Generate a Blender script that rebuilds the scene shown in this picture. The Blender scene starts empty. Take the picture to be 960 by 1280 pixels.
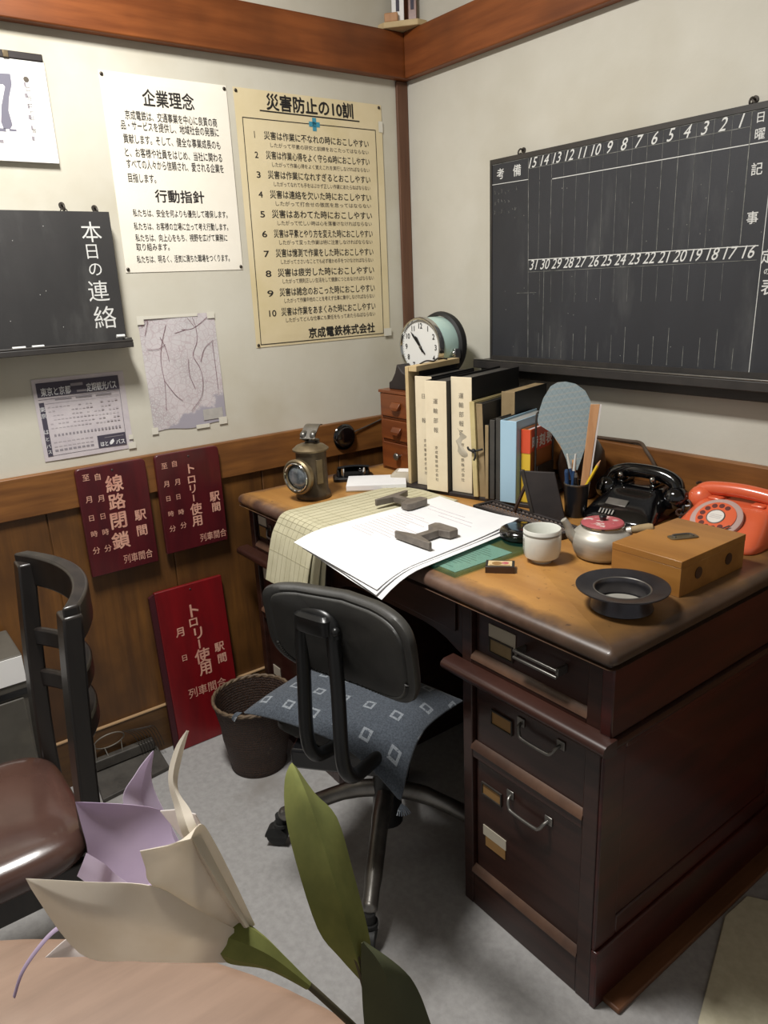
import bpy, math, random
from mathutils import Matrix, Vector
random.seed(7)
S = bpy.context.scene
COL = S.collection
R = math.radians
PI = math.pi

# ------------------------------------------------------------------ camera, world, lights, exposure
cam = bpy.data.objects.new('camera', bpy.data.cameras.new('camera'))
COL.objects.link(cam)
cam.matrix_world = Matrix(((0.60308806, -0.21062165, 0.76936553, 1.98),
                           (0.79654904, 0.21023786, -0.56684183, -1.614),
                           (-0.0423606, 0.95469291, 0.29456242, 1.307), (0, 0, 0, 1)))
cam.data.sensor_fit = 'VERTICAL'
cam.data.sensor_height = 36.0
cam.data.lens = 26.08
cam.data.clip_start = 0.02
S.camera = cam

world = bpy.data.worlds.new('room_air')
S.world = world
world.use_nodes = True
bg = world.node_tree.nodes['Background']
bg.inputs[0].default_value = (1.0, 0.985, 0.965, 1)
bg.inputs[1].default_value = 0.29

def area(name, loc, size, sy, power, col, target):
    l = bpy.data.lights.new(name, 'AREA')
    l.shape = 'RECTANGLE'; l.size = size; l.size_y = sy; l.energy = power; l.color = col
    o = bpy.data.objects.new(name, l); COL.objects.link(o)
    o.location = loc
    o.rotation_euler = (Vector(target) - Vector(loc)).to_track_quat('-Z', 'Y').to_euler()
    return o
area('ceiling_lamp_light', (0.80, -1.35, 2.42), 0.40, 0.22, 47, (1.0, 0.98, 0.945), (0.80, -1.35, 0))

vs = S.view_settings
S.display_settings.display_device = 'sRGB'
vs.view_transform = 'Standard'; vs.look = 'None'; vs.gamma = 1.0; vs.use_curve_mapping = False
vs.exposure = 0.0

# ------------------------------------------------------------------ helpers
class MB:
    """collects shapes and links them as ONE mesh object"""
    def __init__(self, M=None):
        self.v = []; self.f = []; self.mi = []; self.M = M or Matrix()
    def add(self, vs, fs, m=0, M=None):
        n = len(self.v); T = self.M @ M if M is not None else self.M
        self.v += [T @ Vector(p) for p in vs]
        self.f += [tuple(n + i for i in f) for f in fs]
        self.mi += [m] * len(fs)
        return self
    def box(self, x0, x1, y0, y1, z0, z1, m=0, M=None):
        v = [(x, y, z) for z in (z0, z1) for y in (y0, y1) for x in (x0, x1)]
        return self.add(v, [(0, 2, 3, 1), (4, 5, 7, 6), (0, 1, 5, 4), (2, 6, 7, 3), (0, 4, 6, 2), (1, 3, 7, 5)], m, M)
    def loft(self, rings, m=0, cap=True, closed=True, M=None):
        n = len(rings[0]); v = [p for r in rings for p in r]; f = []
        for i in range(len(rings) - 1):
            for j in range(n if closed else n - 1):
                k = (j + 1) % n
                f.append((i * n + j, i * n + k, (i + 1) * n + k, (i + 1) * n + j))
        if cap:
            f.append(tuple(range(n - 1, -1, -1))); f.append(tuple((len(rings) - 1) * n + j for j in range(n)))
        return self.add(v, f, m, M)
    def lathe(self, prof, n=32, m=0, M=None, cap=True):
        rings = [[(r * math.cos(2 * PI * j / n), r * math.sin(2 * PI * j / n), z) for j in range(n)] for r, z in prof]
        return self.loft(rings, m, cap, True, M)
    def cyl(self, p0, p1, r0, r1=None, n=20, m=0, M=None):
        return self.tube([p0, p1], [r0, r0 if r1 is None else r1], n, m, M)
    def tube(self, pts, r, n=10, m=0, M=None, closed=False, flat=1.0):
        pts = [Vector(p) for p in pts]; k = len(pts)
        rs = r if isinstance(r, (list, tuple)) else [r] * k
        tang = []
        for i in range(k):
            a = pts[(i - 1) % k] if (i > 0 or closed) else pts[i]
            b = pts[(i + 1) % k] if (i < k - 1 or closed) else pts[i]
            tang.append((b - a).normalized())
        t0 = tang[0]
        nrm = t0.cross(Vector((0, 0, 1)))
        if nrm.length < 1e-3: nrm = t0.cross(Vector((1, 0, 0)))
        nrm.normalize(); rings = []
        for i in range(k):
            nrm = (nrm - tang[i] * nrm.dot(tang[i])).normalized()
            b = tang[i].cross(nrm)
            rings.append([pts[i] + (nrm * math.cos(2 * PI * j / n) + b * math.sin(2 * PI * j / n) * flat) * rs[i] for j in range(n)])
        if closed: rings.append(rings[0]); return self.loft(rings, m, False, True, M)
        return self.loft(rings, m, True, True, M)
    def ball(self, c, r, n=20, k=12, m=0, M=None):
        r = r if isinstance(r, (list, tuple)) else (r, r, r)
        v = []; f = []
        for i in range(k + 1):
            a = PI * i / k
            for j in range(n):
                b = 2 * PI * j / n
                v.append((c[0] + r[0] * math.sin(a) * math.cos(b), c[1] + r[1] * math.sin(a) * math.sin(b), c[2] - r[2] * math.cos(a)))
        for i in range(k):
            for j in range(n):
                f.append((i * n + j, i * n + (j + 1) % n, (i + 1) * n + (j + 1) % n, (i + 1) * n + j))
        return self.add(v, f, m, M)
    def prism(self, poly, z0, z1, m=0, M=None):
        return self.loft([[(x, y, z0) for x, y in poly], [(x, y, z1) for x, y in poly]], m, True, True, M)
    def surf(self, fn, nu, nv, thick, m=0, M=None, m2=None):
        """a sheet with real thickness over fn(s,t), s,t in 0..1"""
        P = [[Vector(fn(i / nu, j / nv)) for j in range(nv + 1)] for i in range(nu + 1)]
        def nr(i, j):
            a = P[min(i + 1, nu)][j] - P[max(i - 1, 0)][j]; b = P[i][min(j + 1, nv)] - P[i][max(j - 1, 0)]
            c = a.cross(b); return c.normalized() if c.length > 1e-12 else Vector((0, 0, 0))
        N = [[nr(i, j) for j in range(nv + 1)] for i in range(nu + 1)]
        W = nv + 1; n = (nu + 1) * W
        v = [P[i][j] for i in range(nu + 1) for j in range(W)] + [P[i][j] - N[i][j] * thick for i in range(nu + 1) for j in range(W)]
        ft = []; fb = []; fe = []
        for i in range(nu):
            for j in range(nv):
                a = (i * W + j, (i + 1) * W + j, (i + 1) * W + j + 1, i * W + j + 1)
                ft.append(a); fb.append(tuple(n + q for q in reversed(a)))
        edge = [i * W for i in range(nu + 1)] + [nu * W + j for j in range(1, W)] + [i * W + nv for i in range(nu - 1, -1, -1)] + [j for j in range(nv - 1, 0, -1)]
        for a in range(len(edge)):
            p, q = edge[a], edge[(a + 1) % len(edge)]
            fe.append((q, p, n + p, n + q))
        b0 = len(self.f)
        self.add(v, ft + fb + fe, m, M)
        if m2 is not None:
            for q in range(b0 + len(ft), len(self.f)): self.mi[q] = m2
        return self
    def stroke(self, pts, w, m=0, z=0.0, M=None, closed=False):
        """a flat painted line in the local XY plane"""
        k = len(pts)
        for i in range(k if closed else k - 1):
            a = Vector(pts[i][:2]); b = Vector(pts[(i + 1) % k][:2]); d = b - a
            if d.length < 1e-9: continue
            d.normalize(); q = Vector((-d.y, d.x)) * w / 2; e = d * w * 0.3
            self.add([(*(a - e - q), z), (*(b + e - q), z), (*(b + e + q), z), (*(a - e + q), z)], [(0, 1, 2, 3)], m, M)
        return self
    def rect(self, u0, u1, v0, v1, m=0, z=0.0, M=None):
        return self.add([(u0, v0, z), (u1, v0, z), (u1, v1, z), (u0, v1, z)], [(0, 1, 2, 3)], m, M)
    def line_text(self, s, u0, u1, v, h, m=0, z=0.0, M=None, bold=0.0, shear=0.0, warp=None):
        vv, ff = glyphs(s, 0.0, shear)
        x0 = min(p[0] for p in vv); x1 = max(p[0] for p in vv)
        sx = (u1 - u0) / (x1 - x0); sy = h / 0.90
        for k, (ox, oy) in enumerate(((0, 0),) if bold <= 0 else ((-bold, 0), (bold, 0), (0, bold), (0, -bold))):   # brush weight by overprinting
            q = [(u0 + (p[0] - x0 + ox) * sx, v + (p[1] - 0.40 + oy) * sy) for p in vv]
            self.add([(a, b, z + k * .00002 + (warp(a, b) if warp else 0)) for a, b in q], ff, m, M)
        return self
    def char(self, s, u, v, h, m=0, z=0.0, M=None, bold=0.0, shear=0.0, digit=False, wx=1.0):
        if s == '|': return self.rect(u - h * .09, u + h * .09, v - h / 2, v + h / 2, m, z, M)
        vv, ff = glyphs(s, 0.0, shear)
        x0 = min(p[0] for p in vv); x1 = max(p[0] for p in vv)
        sc = h / (0.72 if digit else 0.90); cy = 0.34 if digit else 0.40
        for k, (ox, oy) in enumerate(((0, 0),) if bold <= 0 else ((-bold, 0), (bold, 0), (0, bold), (0, -bold))):
            self.add([(u + (p[0] + ox - (x0 + x1) / 2) * sc * wx, v + (p[1] + oy - cy) * sc, z + k * .00002) for p in vv], ff, m, M)
        return self
    def build(self, name, mats, parent=None, loc=None, bevel=0, seg=2, smooth=True, angle=40, subsurf=0, world=False):
        me = bpy.data.meshes.new(name)
        vs = self.v
        if world and parent is not None:
            W_ = parent.matrix_basis.copy(); q_ = parent.parent
            while q_ is not None: W_ = q_.matrix_basis @ W_; q_ = q_.parent
            I = W_.inverted(); vs = [I @ p for p in vs]
        me.from_pydata([tuple(p) for p in vs], [], self.f)
        mats = mats if isinstance(mats, (list, tuple)) else [mats]
        for m in mats: me.materials.append(m)
        me.polygons.foreach_set('material_index', self.mi)
        if smooth:
            me.polygons.foreach_set('use_smooth', [True] * len(me.polygons))
            me.set_sharp_from_angle(angle=R(angle))
        me.update()
        o = bpy.data.objects.new(name, me); COL.objects.link(o)
        if parent is not None: o.parent = parent
        if loc is not None: o.location = loc
        if bevel:
            b = o.modifiers.new('edge', 'BEVEL'); b.width = bevel; b.segments = seg; b.limit_method = 'ANGLE'; b.angle_limit = R(35)
            b.harden_normals = False
        if subsurf:
            b = o.modifiers.new('sub', 'SUBSURF'); b.levels = subsurf; b.render_levels = subsurf
        return o

_gl = {}
_tc = bpy.data.curves.new('lettering_source', 'FONT'); _tc.resolution_u = 3; _tc.fill_mode = 'FRONT'
_to = bpy.data.objects.new('lettering_source', _tc)
def glyphs(s, bold=0.0, shear=0.0):
    key = (s, bold, shear)
    if key not in _gl:
        COL.objects.link(_to)
        _tc.body = s; _tc.offset = bold; _tc.shear = shear
        dg = bpy.context.evaluated_depsgraph_get(); dg.update()
        me = bpy.data.meshes.new_from_object(_to.evaluated_get(dg))
        _gl[key] = ([(v.co.x, v.co.y) for v in me.vertices], [tuple(p.vertices) for p in me.polygons])
        bpy.data.meshes.remove(me)
        COL.objects.unlink(_to)
    return _gl[key]

def tag(o, label=None, cat=None, group=None, kind=None):
    if label: o['label'] = label
    if cat: o['category'] = cat
    if group: o['group'] = group
    if kind: o['kind'] = kind
    return o
def thing(name, label, cat, loc=(0, 0, 0), rz=0.0, group=None, frame=None):
    """an Empty at the thing's base; frame 'L'/'R' = local X along, Y up, Z out of the left/right wall"""
    o = bpy.data.objects.new(name, None); COL.objects.link(o); o.empty_display_size = .05
    if frame == 'L': M = Matrix(((0, 0, 1), (1, 0, 0), (0, 1, 0)))
    elif frame == 'R': M = Matrix(((1, 0, 0), (0, 0, -1), (0, 1, 0)))
    else: M = Matrix.Rotation(rz, 3, 'Z')
    o.matrix_world = Matrix.Translation(loc) @ M.to_4x4()
    tag(o, label, cat, group)
    return o
def struct(o): o['kind'] = 'structure'; return o
def T(x, y, z): return Matrix.Translation((x, y, z))
def RX(a): return Matrix.Rotation(a, 4, 'X')
def RY(a): return Matrix.Rotation(a, 4, 'Y')
def RZ(a): return Matrix.Rotation(a, 4, 'Z')
def aim(p, d):
    """matrix at p whose Z looks along d"""
    return Matrix.Translation(p) @ Vector(d).to_track_quat('Z', 'Y').to_matrix().to_4x4()
def rrect(cx, cy, hw, hd, z, p=4.0, n=32):
    out = []
    for j in range(n):
        a = 2 * PI * j / n; c, s = math.cos(a), math.sin(a)
        out.append((cx + hw * math.copysign(abs(c) ** (2 / p), c), cy + hd * math.copysign(abs(s) ** (2 / p), s), z))
    return out
def arc(c, r, a0, a1, n, plane='xy'):
    out = []
    for i in range(n + 1):
        a = a0 + (a1 - a0) * i / n
        x, y = r * math.cos(a), r * math.sin(a)
        out.append({'xy': (c[0] + x, c[1] + y, c[2]), 'xz': (c[0] + x, c[1], c[2] + y), 'yz': (c[0], c[1] + x, c[2] + y)}[plane])
    return out
def smooth_path(pts, k=6):
    """Catmull-Rom through the points"""
    P = [Vector(p) for p in pts]; out = []
    for i in range(len(P) - 1):
        a = P[max(i - 1, 0)]; b = P[i]; c = P[i + 1]; d = P[min(i + 2, len(P) - 1)]
        for j in range(k):
            t = j / k
            out.append(0.5 * ((2 * b) + (c - a) * t + (2 * a - 5 * b + 4 * c - d) * t * t + (3 * b - a - 3 * c + d) * t ** 3))
    out.append(P[-1]); return out
def at(path, t):
    t = max(0, min(1, t)) * (len(path) - 1); i = min(int(t), len(path) - 2)
    return Vector(path[i]).lerp(Vector(path[i + 1]), t - i)

# ------------------------------------------------------------------ materials
def srgb(c):
    if isinstance(c, str):
        c = [int(c[i:i + 2], 16) / 255 for i in (0, 2, 4)]
    return tuple((x / 12.92 if x <= .04045 else ((x + .055) / 1.055) ** 2.4) for x in c) + (1,)
class NT:
    def __init__(self, name):
        self.m = bpy.data.materials.new(name); self.m.use_nodes = True
        self.t = self.m.node_tree; self.b = self.t.nodes['Principled BSDF']
        self._co = None
    def n(self, typ, **k):
        x = self.t.nodes.new(typ)
        for a, b in k.items(): setattr(x, a, b)
        return x
    def l(self, a, b): self.t.links.new(a, b)
    def co(self):
        if self._co is None: self._co = self.n('ShaderNodeTexCoord').outputs['Object']
        return self._co
    def mapped(self, scale=(1, 1, 1), rot=(0, 0, 0), loc=(0, 0, 0)):
        mp = self.n('ShaderNodeMapping'); self.l(self.co(), mp.inputs[0])
        mp.inputs['Scale'].default_value = scale; mp.inputs['Rotation'].default_value = rot; mp.inputs['Location'].default_value = loc
        return mp.outputs[0]
    def noise(self, sc, stretch=(1, 1, 1), detail=5, rough=.6, dist=0.0):
        x = self.n('ShaderNodeTexNoise'); self.l(self.mapped(stretch), x.inputs['Vector'])
        x.inputs['Scale'].default_value = sc; x.inputs['Detail'].default_value = detail
        x.inputs['Roughness'].default_value = rough; x.inputs['Distortion'].default_value = dist
        return x.outputs['Fac']
    def ramp(self, fac, a, b, lo=.35, hi=.65):
        x = self.n('ShaderNodeMapRange'); x.inputs['From Min'].default_value = lo; x.inputs['From Max'].default_value = hi
        self.l(fac, x.inputs['Value']); return self.mix(x.outputs[0], a, b)
    def mrange(self, fac, lo, hi, a=0., b=1.):
        x = self.n('ShaderNodeMapRange'); x.inputs['From Min'].default_value = lo; x.inputs['From Max'].default_value = hi
        x.inputs['To Min'].default_value = a; x.inputs['To Max'].default_value = b
        self.l(fac, x.inputs['Value']); return x.outputs[0]
    def mix(self, fac, a, b):
        x = self.n('ShaderNodeMix', data_type='RGBA')
        if isinstance(fac, float): x.inputs[0].default_value = fac
        else: self.l(fac, x.inputs[0])
        for i, c in ((6, a), (7, b)):
            if isinstance(c, (tuple, list)): x.inputs[i].default_value = c
            else: self.l(c, x.inputs[i])
        return x.outputs[2]
    def math(self, op, a, b=None):
        x = self.n('ShaderNodeMath', operation=op)
        for i, c in ((0, a), (1, b)):
            if c is None: continue
            if isinstance(c, (int, float)): x.inputs[i].default_value = c
            else: self.l(c, x.inputs[i])
        return x.outputs[0]
    def bump(self, h, strength=.3, dist=.002):
        x = self.n('ShaderNodeBump'); x.inputs['Strength'].default_value = strength; x.inputs['Distance'].default_value = dist
        self.l(h, x.inputs['Height']); self.l(x.outputs[0], self.b.inputs['Normal'])
    def color(self, c):
        if isinstance(c, (tuple, list)): self.b.inputs['Base Color'].default_value = c
        else: self.l(c, self.b.inputs['Base Color'])
    def rough(self, r):
        if isinstance(r, float): self.b.inputs['Roughness'].default_value = r
        else: self.l(r, self.b.inputs['Roughness'])
def mat(name, c, rough=.5, metal=0., c2=None, ns=6., stretch=(1, 1, 1), lo=.35, hi=.65, bump=0., bs=None, spec=.5, coat=0., c3=None, s3=2., lo3=.55, hi3=.75, detail=5, sheen=0., dist=0., bstretch=None):
    t = NT(name); col = srgb(c)
    if c2: col = t.ramp(t.noise(ns, stretch, detail, .6, dist), col, srgb(c2), lo, hi)
    if c3: col = t.mix(t.mrange(t.noise(s3, (1, 1, 1), 4), lo3, hi3), col, srgb(c3))
    t.color(col); t.rough(float(rough)); t.b.inputs['Metallic'].default_value = metal
    t.b.inputs['Specular IOR Level'].default_value = spec
    t.b.inputs['Coat Weight'].default_value = coat; t.b.inputs['Coat Roughness'].default_value = .1
    t.b.inputs['Sheen Weight'].default_value = sheen
    if bump: t.bump(t.noise(bs or ns, bstretch or stretch, 6), bump)
    return t.m

M = {}
M['plaster'] = mat('plaster', 'cac6ba', .9, c2='c1bdb0', ns=3, c3='b5ae9c', s3=1.6, lo3=.52, hi3=.8, bump=.25, bs=70)
M['plaster_left'] = mat('plaster_left', 'cdc9bb', .9, c2='c5c0b0', ns=3, c3='b8b09a', s3=2.2, lo3=.5, hi3=.8, bump=.2, bs=60)
M['ceiling'] = mat('ceiling_board', 'cfc8b6', .9)
M['floor'] = mat('grey_floor_sheet', 'a19f9d', .8, c2='949290', ns=60, bump=.15, bs=180, c3='817b75', s3=3)
M['beam'] = mat('beam_wood', '8a4c22', .42, c2='6e3815', ns=5, stretch=(.6, .6, 7), bump=.12, c3='4f280f', s3=1.8, lo3=.5, hi3=.75)
M['post'] = mat('post_wood', '6d4a35', .55, c2='543524', ns=6, stretch=(8, 8, .5))
M['rail'] = mat('rail_wood', '8a5a2c', .45, c2='6b4320', ns=5, stretch=(.7, .7, 8), bump=.15, c3='55331a', s3=2.2, lo3=.5, hi3=.8)
M['wains'] = mat('wainscot_wood', '7b5125', .42, c2='5a3a1d', ns=5, stretch=(6, 6, .55), bump=.15, c3='452c16', s3=2.6, lo3=.42, hi3=.72, dist=.3)
M['base'] = mat('baseboard_wood', '5d4020', .5, c2='4a3119', ns=6, stretch=(.6, .6, 6))
M['edge_light'] = mat('worn_pale_wood', '8a6a50', .4, c2='5e4634', ns=14, stretch=(.5, 1, 1))
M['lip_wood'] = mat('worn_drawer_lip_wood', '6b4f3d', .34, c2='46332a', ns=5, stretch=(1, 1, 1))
M['pale_edge'] = mat('pale_edge_moulding', 'a98a66', .5)
M['dark_wood'] = mat('dark_desk_wood', '3a211a', .34, c2='29150f', ns=6, stretch=(.6, .6, 7), bump=.1, coat=.15)
M['desk_side'] = mat('reddish_desk_wood', '45140e', .40, c2='2d0e0a', ns=5, stretch=(.7, .7, 5), bump=.1, coat=.15)  # red of a reflection put into the end panel's colour
M['chair_wood'] = mat('black_brown_chair_wood', '1d1917', .35, c2='2c2622', ns=8, stretch=(4, 4, .6), coat=.1)
M['paper'] = mat('white_paper', 'e6e6e6', .85, c2='dededf', ns=9)
M['paper_cal'] = mat('calendar_paper', 'f3f1ee', .85)
M['paper_cream'] = mat('cream_paper', 'decfab', .85, c2='d3c39a', ns=4, c3='c9b988', s3=2.4)
M['paper_white'] = mat('poster_paper', 'f1ebdd', .85, c2='e9e2d2', ns=4)
M['paper_old'] = mat('yellowed_ledger_paper', 'c2bc9f', .85, c2='b3ad8f', ns=14, stretch=(1, .4, 1))
M['paper_grey'] = mat('pale_lilac_print_paper', 'cbc3c4', .8, c2='bfb6ba', ns=20)
M['ink'] = mat('black_brush_ink', '1d1a18', .7)
M['ink_soft'] = mat('faded_black_ink', '5a5248', .8)
M['ink_grey'] = mat('grey_print', '8d878c', .8)
M['ink_navy'] = mat('dark_print_ink', '45404d', .7)
M['ink_cal'] = mat('calendar_numeral_ink', '6f6d7a', .7)
M['blue'] = mat('blue_cross_ink', '3f8fa8', .7)
M['pin'] = mat('drawing_pin_metal', '4a443c', .35, .8)
M['chalk'] = mat('chalk', 'd2d2ce', .95)
M['chalk_line'] = mat('faint_chalk_line', '8d8d88', .95, c2='53544f', ns=40)
M['red'] = mat('red_painted_plaque', '561219', .38, c2='420d14', ns=7, stretch=(3, .5, 1), coat=.2, c3='38101a', s3=5)
M['red_bright'] = mat('bright_red_painted_plaque', '7e0e15', .38, c2='660c12', ns=7, stretch=(3, .5, 1), coat=.2, c3='43121a', s3=4, lo3=.58, hi3=.85)
M['red_dark'] = mat('shabby_plaque_edge', '3d1018', .5)
M['sign_ink'] = mat('cream_sign_paint', 'dca992', .6, c2='c78d7b', ns=40)
M['black'] = mat('black_plastic', '0e0e10', .28, coat=.2)
M['gloss'] = mat('glossy_black_bakelite', '08080a', .12, spec=.6, coat=.5)
M['orange'] = mat('orange_red_plastic', 'd6623e', .28, coat=.35)
M['dial_ring'] = mat('dial_number_ring', 'b79b93', .4)
M['dial_white'] = mat('dial_centre_card', 'd6d0c8', .5)
M['hole'] = mat('dark_red_finger_hole', '5a2018', .5)
M['steel'] = mat('dull_steel', '8a8782', .38, .85, c2='6b6863', ns=14)
M['iron'] = mat('dark_iron', '4b4540', .5, .5, c2='39342f', ns=25, bump=.2)
M['chrome'] = mat('chrome', 'c9c9c6', .12, 1.)
M['rail_iron'] = mat('dull_rail_steel', '7d756c', .55, .25, c2='686058', ns=40, bump=.2)
M['brass'] = mat('tarnished_brass', '8f8063', .4, .7, c2='6b5d48', ns=16, bump=.1)
M['brass_dark'] = mat('sooty_brass', '6a5d49', .48, .65, c2='4d4336', ns=18)
M['alu'] = mat('worn_aluminium', 'c4c0b6', .42, .45, c2='b1ada2', ns=12, stretch=(1, 1, 6))
M['lid_red'] = mat('worn_red_enamel', 'b4585c', .55, c2='a04a50', ns=24, c3='c9b6b0', s3=45, lo3=.56, hi3=.64)
M['ceramic'] = mat('white_ceramic', 'dfe0d8', .22, c2='d6d7ce', ns=9, coat=.3)
M['lens'] = mat('grey_lens_glass', '4a5156', .08, .3, c2='8a9094', ns=26, spec=.8, coat=1.)
M['mint'] = mat('mint_green_enamel', 'b4cfc6', .3, coat=.3)
M['black_rubber'] = mat('black_rubber', '1a1a19', .6)
M['face'] = mat('clock_face', 'e4e4e0', .35, coat=.3)
M['org'] = mat('organizer_wood', '7d4420', .35, c2='63331a', ns=6, stretch=(.6, .6, 7), bump=.08, coat=.2)
M['box_wood'] = mat('honey_box_wood', 'a87539', .4, c2='92622c', ns=5, stretch=(.6, 4, 4), bump=.08, coat=.15)
M['tan_board'] = mat('tan_board', 'cbb489', .7, c2='bba377', ns=12)
M['cloth_cream'] = mat('cream_book_cloth', 'e6d9bd', .8, c2='dccdb0', ns=10, bump=.1, bs=150)
M['book_black'] = mat('black_book_board', '131213', .6)
M['book_grey'] = mat('dark_grey_folder', '34322f', .65, c2='47433d', ns=16)
M['book_tan'] = mat('tan_folder', '9a8562', .75, c2='84704f', ns=14)
M['book_yellow'] = mat('yellowed_file', 'c9b987', .8, c2='b5a473', ns=14)
M['book_blue'] = mat('pale_blue_book_cover', 'a3c3d6', .5)
M['book_red'] = mat('red_book_cover', 'd5502f', .45)
M['book_brown'] = mat('orange_brown_book_cover', 'a8642c', .5)
M['book_spine_yellow'] = mat('yellow_book_spine', 'dcb536', .5)
M['book_page'] = mat('grey_page_block', '9c9c97', .85, c2='8b8b86', ns=60, stretch=(1, .05, 1))
M['vinyl'] = mat('dark_grey_vinyl', '33322f', .42, c2='2b2a28', ns=30, bump=.1, bs=220)
M['vinyl_panel'] = mat('dull_grey_vinyl_panel', '2c2b29', .5)
M['tubing'] = mat('black_tubing', '242424', .32, .4)
M['leather'] = mat('brown_leatherette', '553e37', .22, c2='45302a', ns=5, coat=.35, bump=.08, bs=40)
M['grey_metal'] = mat('grey_painted_metal', '5c5850', .5, c2='4e4a43', ns=9, c3='6a6458', s3=5)
M['grey_dark'] = mat('dark_grey_heater_metal', '4c4842', .6, c2='3a3631', ns=18, bump=.3, c3='2b2824', s3=14, lo3=.6, hi3=.72)
M['wire'] = mat('pale_wire', '8f897f', .45, .5)
M['mat_green'] = mat('greenish_floor_mat', 'cfc8ae', .85, c2='c2bb9f', ns=60, bump=.1)  # brightness of the lit floor put into the colour
M['strip'] = mat('brown_floor_strip', '6e472c', .5, c2='593820', ns=6, stretch=(6, .6, 6))  # brown of the reflected stripe beside the desk
M['slat'] = mat('pinkish_wood_slat', 'c39468', .6, c2='ad7d54', ns=8, stretch=(6, 6, .5))
M['yellow'] = mat('yellow_pencil_paint', 'd9b51f', .4)
M['pen_blue'] = mat('blue_pen_barrel', '2b4468', .35)
M['pen_white'] = mat('white_pen_tip', 'c9c8c2', .4)
M['jar'] = mat('brown_glazed_jar', '33221a', .35, c2='4a3427', ns=9)
M['abacus_bead'] = mat('dark_abacus_beads', '665952', .5, c2='4d423c', ns=40)
M['board_dark'] = mat('dark_brown_board', '231d1c', .6, c2='2d2624', ns=20)
def petal_mat(name, c, c2, trans=.45):
    t = NT(name); col = t.ramp(t.noise(25), srgb(c), srgb(c2)); t.color(col); t.rough(.85)
    tr = t.n('ShaderNodeBsdfTranslucent'); t.l(col, tr.inputs['Color'])
    mx = t.n('ShaderNodeMixShader'); mx.inputs[0].default_value = trans
    t.l(t.b.outputs[0], mx.inputs[1]); t.l(tr.outputs[0], mx.inputs[2])
    t.l(mx.outputs[0], t.t.nodes['Material Output'].inputs['Surface'])
    return t.m
M['petal_cream'] = petal_mat('cream_origami_paper', 'f0e9dc', 'e8dfcf', .35)
M['petal_lilac'] = petal_mat('lilac_origami_paper', 'c9b8d0', 'bfadc8', .35)
M['petal_pale'] = petal_mat('pale_lilac_origami_paper', 'ddd1e2', 'd2c5d9')
M['petal_white'] = petal_mat('white_origami_paper', 'f2edea', 'ece6e4')
M['leaf'] = petal_mat('olive_green_leaf_paper', '8f9350', '747a40', .3)
M['leaf_dark'] = mat('dark_green_leaf_paper', '4c5034', .8, c2='3e422b', ns=20)
M['stem'] = mat('brown_green_stem', '4b4430', .7)
M['table'] = mat('pale_brown_table_wood', '8e7462', .5, c2='78604f', ns=5, stretch=(6, .8, 6), bump=.1, c3='9a8474', s3=4)
M['tape'] = mat('clear_tape', 'd8d4c6', .25)
M['card'] = mat('brown_label_card', '8d6a3c', .7)
M['card_pale'] = mat('aged_label_paper', 'b3aa98', .8)
M['cord'] = mat('brown_cord', '4a3a2c', .6)

def glass_mat():
    t = NT('green_edge_glass'); t.color(srgb('2f6a5c')); t.rough(.06)
    tr = t.n('ShaderNodeBsdfTransparent'); tr.inputs['Color'].default_value = srgb('e2f0ea')
    mx = t.n('ShaderNodeMixShader'); mx.inputs[0].default_value = .86
    t.l(t.b.outputs[0], mx.inputs[1]); t.l(tr.outputs[0], mx.inputs[2])
    t.l(mx.outputs[0], t.t.nodes['Material Output'].inputs['Surface'])
    return t.m
M['glass'] = glass_mat()

def board_mat(name, c, c2):
    t = NT(name); col = t.ramp(t.noise(4, (1, .5, 1)), srgb(c), srgb(c2), .4, .75)
    sm = t.math('MULTIPLY', t.mrange(t.noise(5, (1.6, .45, 1), 6), .55, .8), t.mrange(t.noise(30, (1, .3, 1), 4), .3, .8))
    col = t.mix(t.math('MULTIPLY', sm, .5), col, srgb('80807c'))
    t.color(col); t.rough(.6); t.bump(t.noise(150), .1)
    return t.m
M['board'] = board_mat('chalky_blackboard', '292a2e', '323338')
M['board_left'] = board_mat('dusty_blackboard', '2d2c2c', '3c3a39')
M['board_frame'] = mat('blackboard_frame', '2a2827', .5, c2='383431', ns=12)

def desktop_mat():
    # ochre top worn to dark brown towards its handled rim (dirt with its own ragged shape)
    t = NT('worn_ochre_desktop'); sx = t.n('ShaderNodeSeparateXYZ'); t.l(t.co(), sx.inputs[0])
    dx = t.math('SUBTRACT', .630, t.math('ABSOLUTE', sx.outputs[0]))
    dy = t.math('SUBTRACT', .366, t.math('ABSOLUTE', sx.outputs[1]))
    d = t.math('MINIMUM', dx, dy)
    d = t.math('ADD', d, t.math('MULTIPLY', t.math('SUBTRACT', t.noise(7, (1, 1, 1), 6), .5), .11))
    och = t.ramp(t.noise(4, (.6, 5, 5)), srgb('b28245'), srgb('9f703a'), .35, .65)
    och = t.mix(t.mrange(t.noise(70, (1, 1, 1), 3), .66, .74), och, srgb('5a3a1c'))
    rim = t.ramp(t.noise(11, (1, 1, 1)), srgb('4a352a'), srgb('6e5648'), .4, .7)
    col = t.mix(t.mrange(d, .012, .05), rim, och)
    # darker towards the right end, with a ragged edge
    e = t.math('ADD', t.math('SUBTRACT', sx.outputs[0], .43), t.math('MULTIPLY', t.math('SUBTRACT', t.noise(5), .5), .3))
    col = t.mix(t.math('MULTIPLY', t.mrange(e, -.06, .14), .72), col, srgb('3b2c1e'))
    t.color(col); t.rough(.42); t.b.inputs['Coat Weight'].default_value = .1
    t.bump(t.noise(40), .12)
    return t.m
M['desktop'] = desktop_mat()

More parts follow.
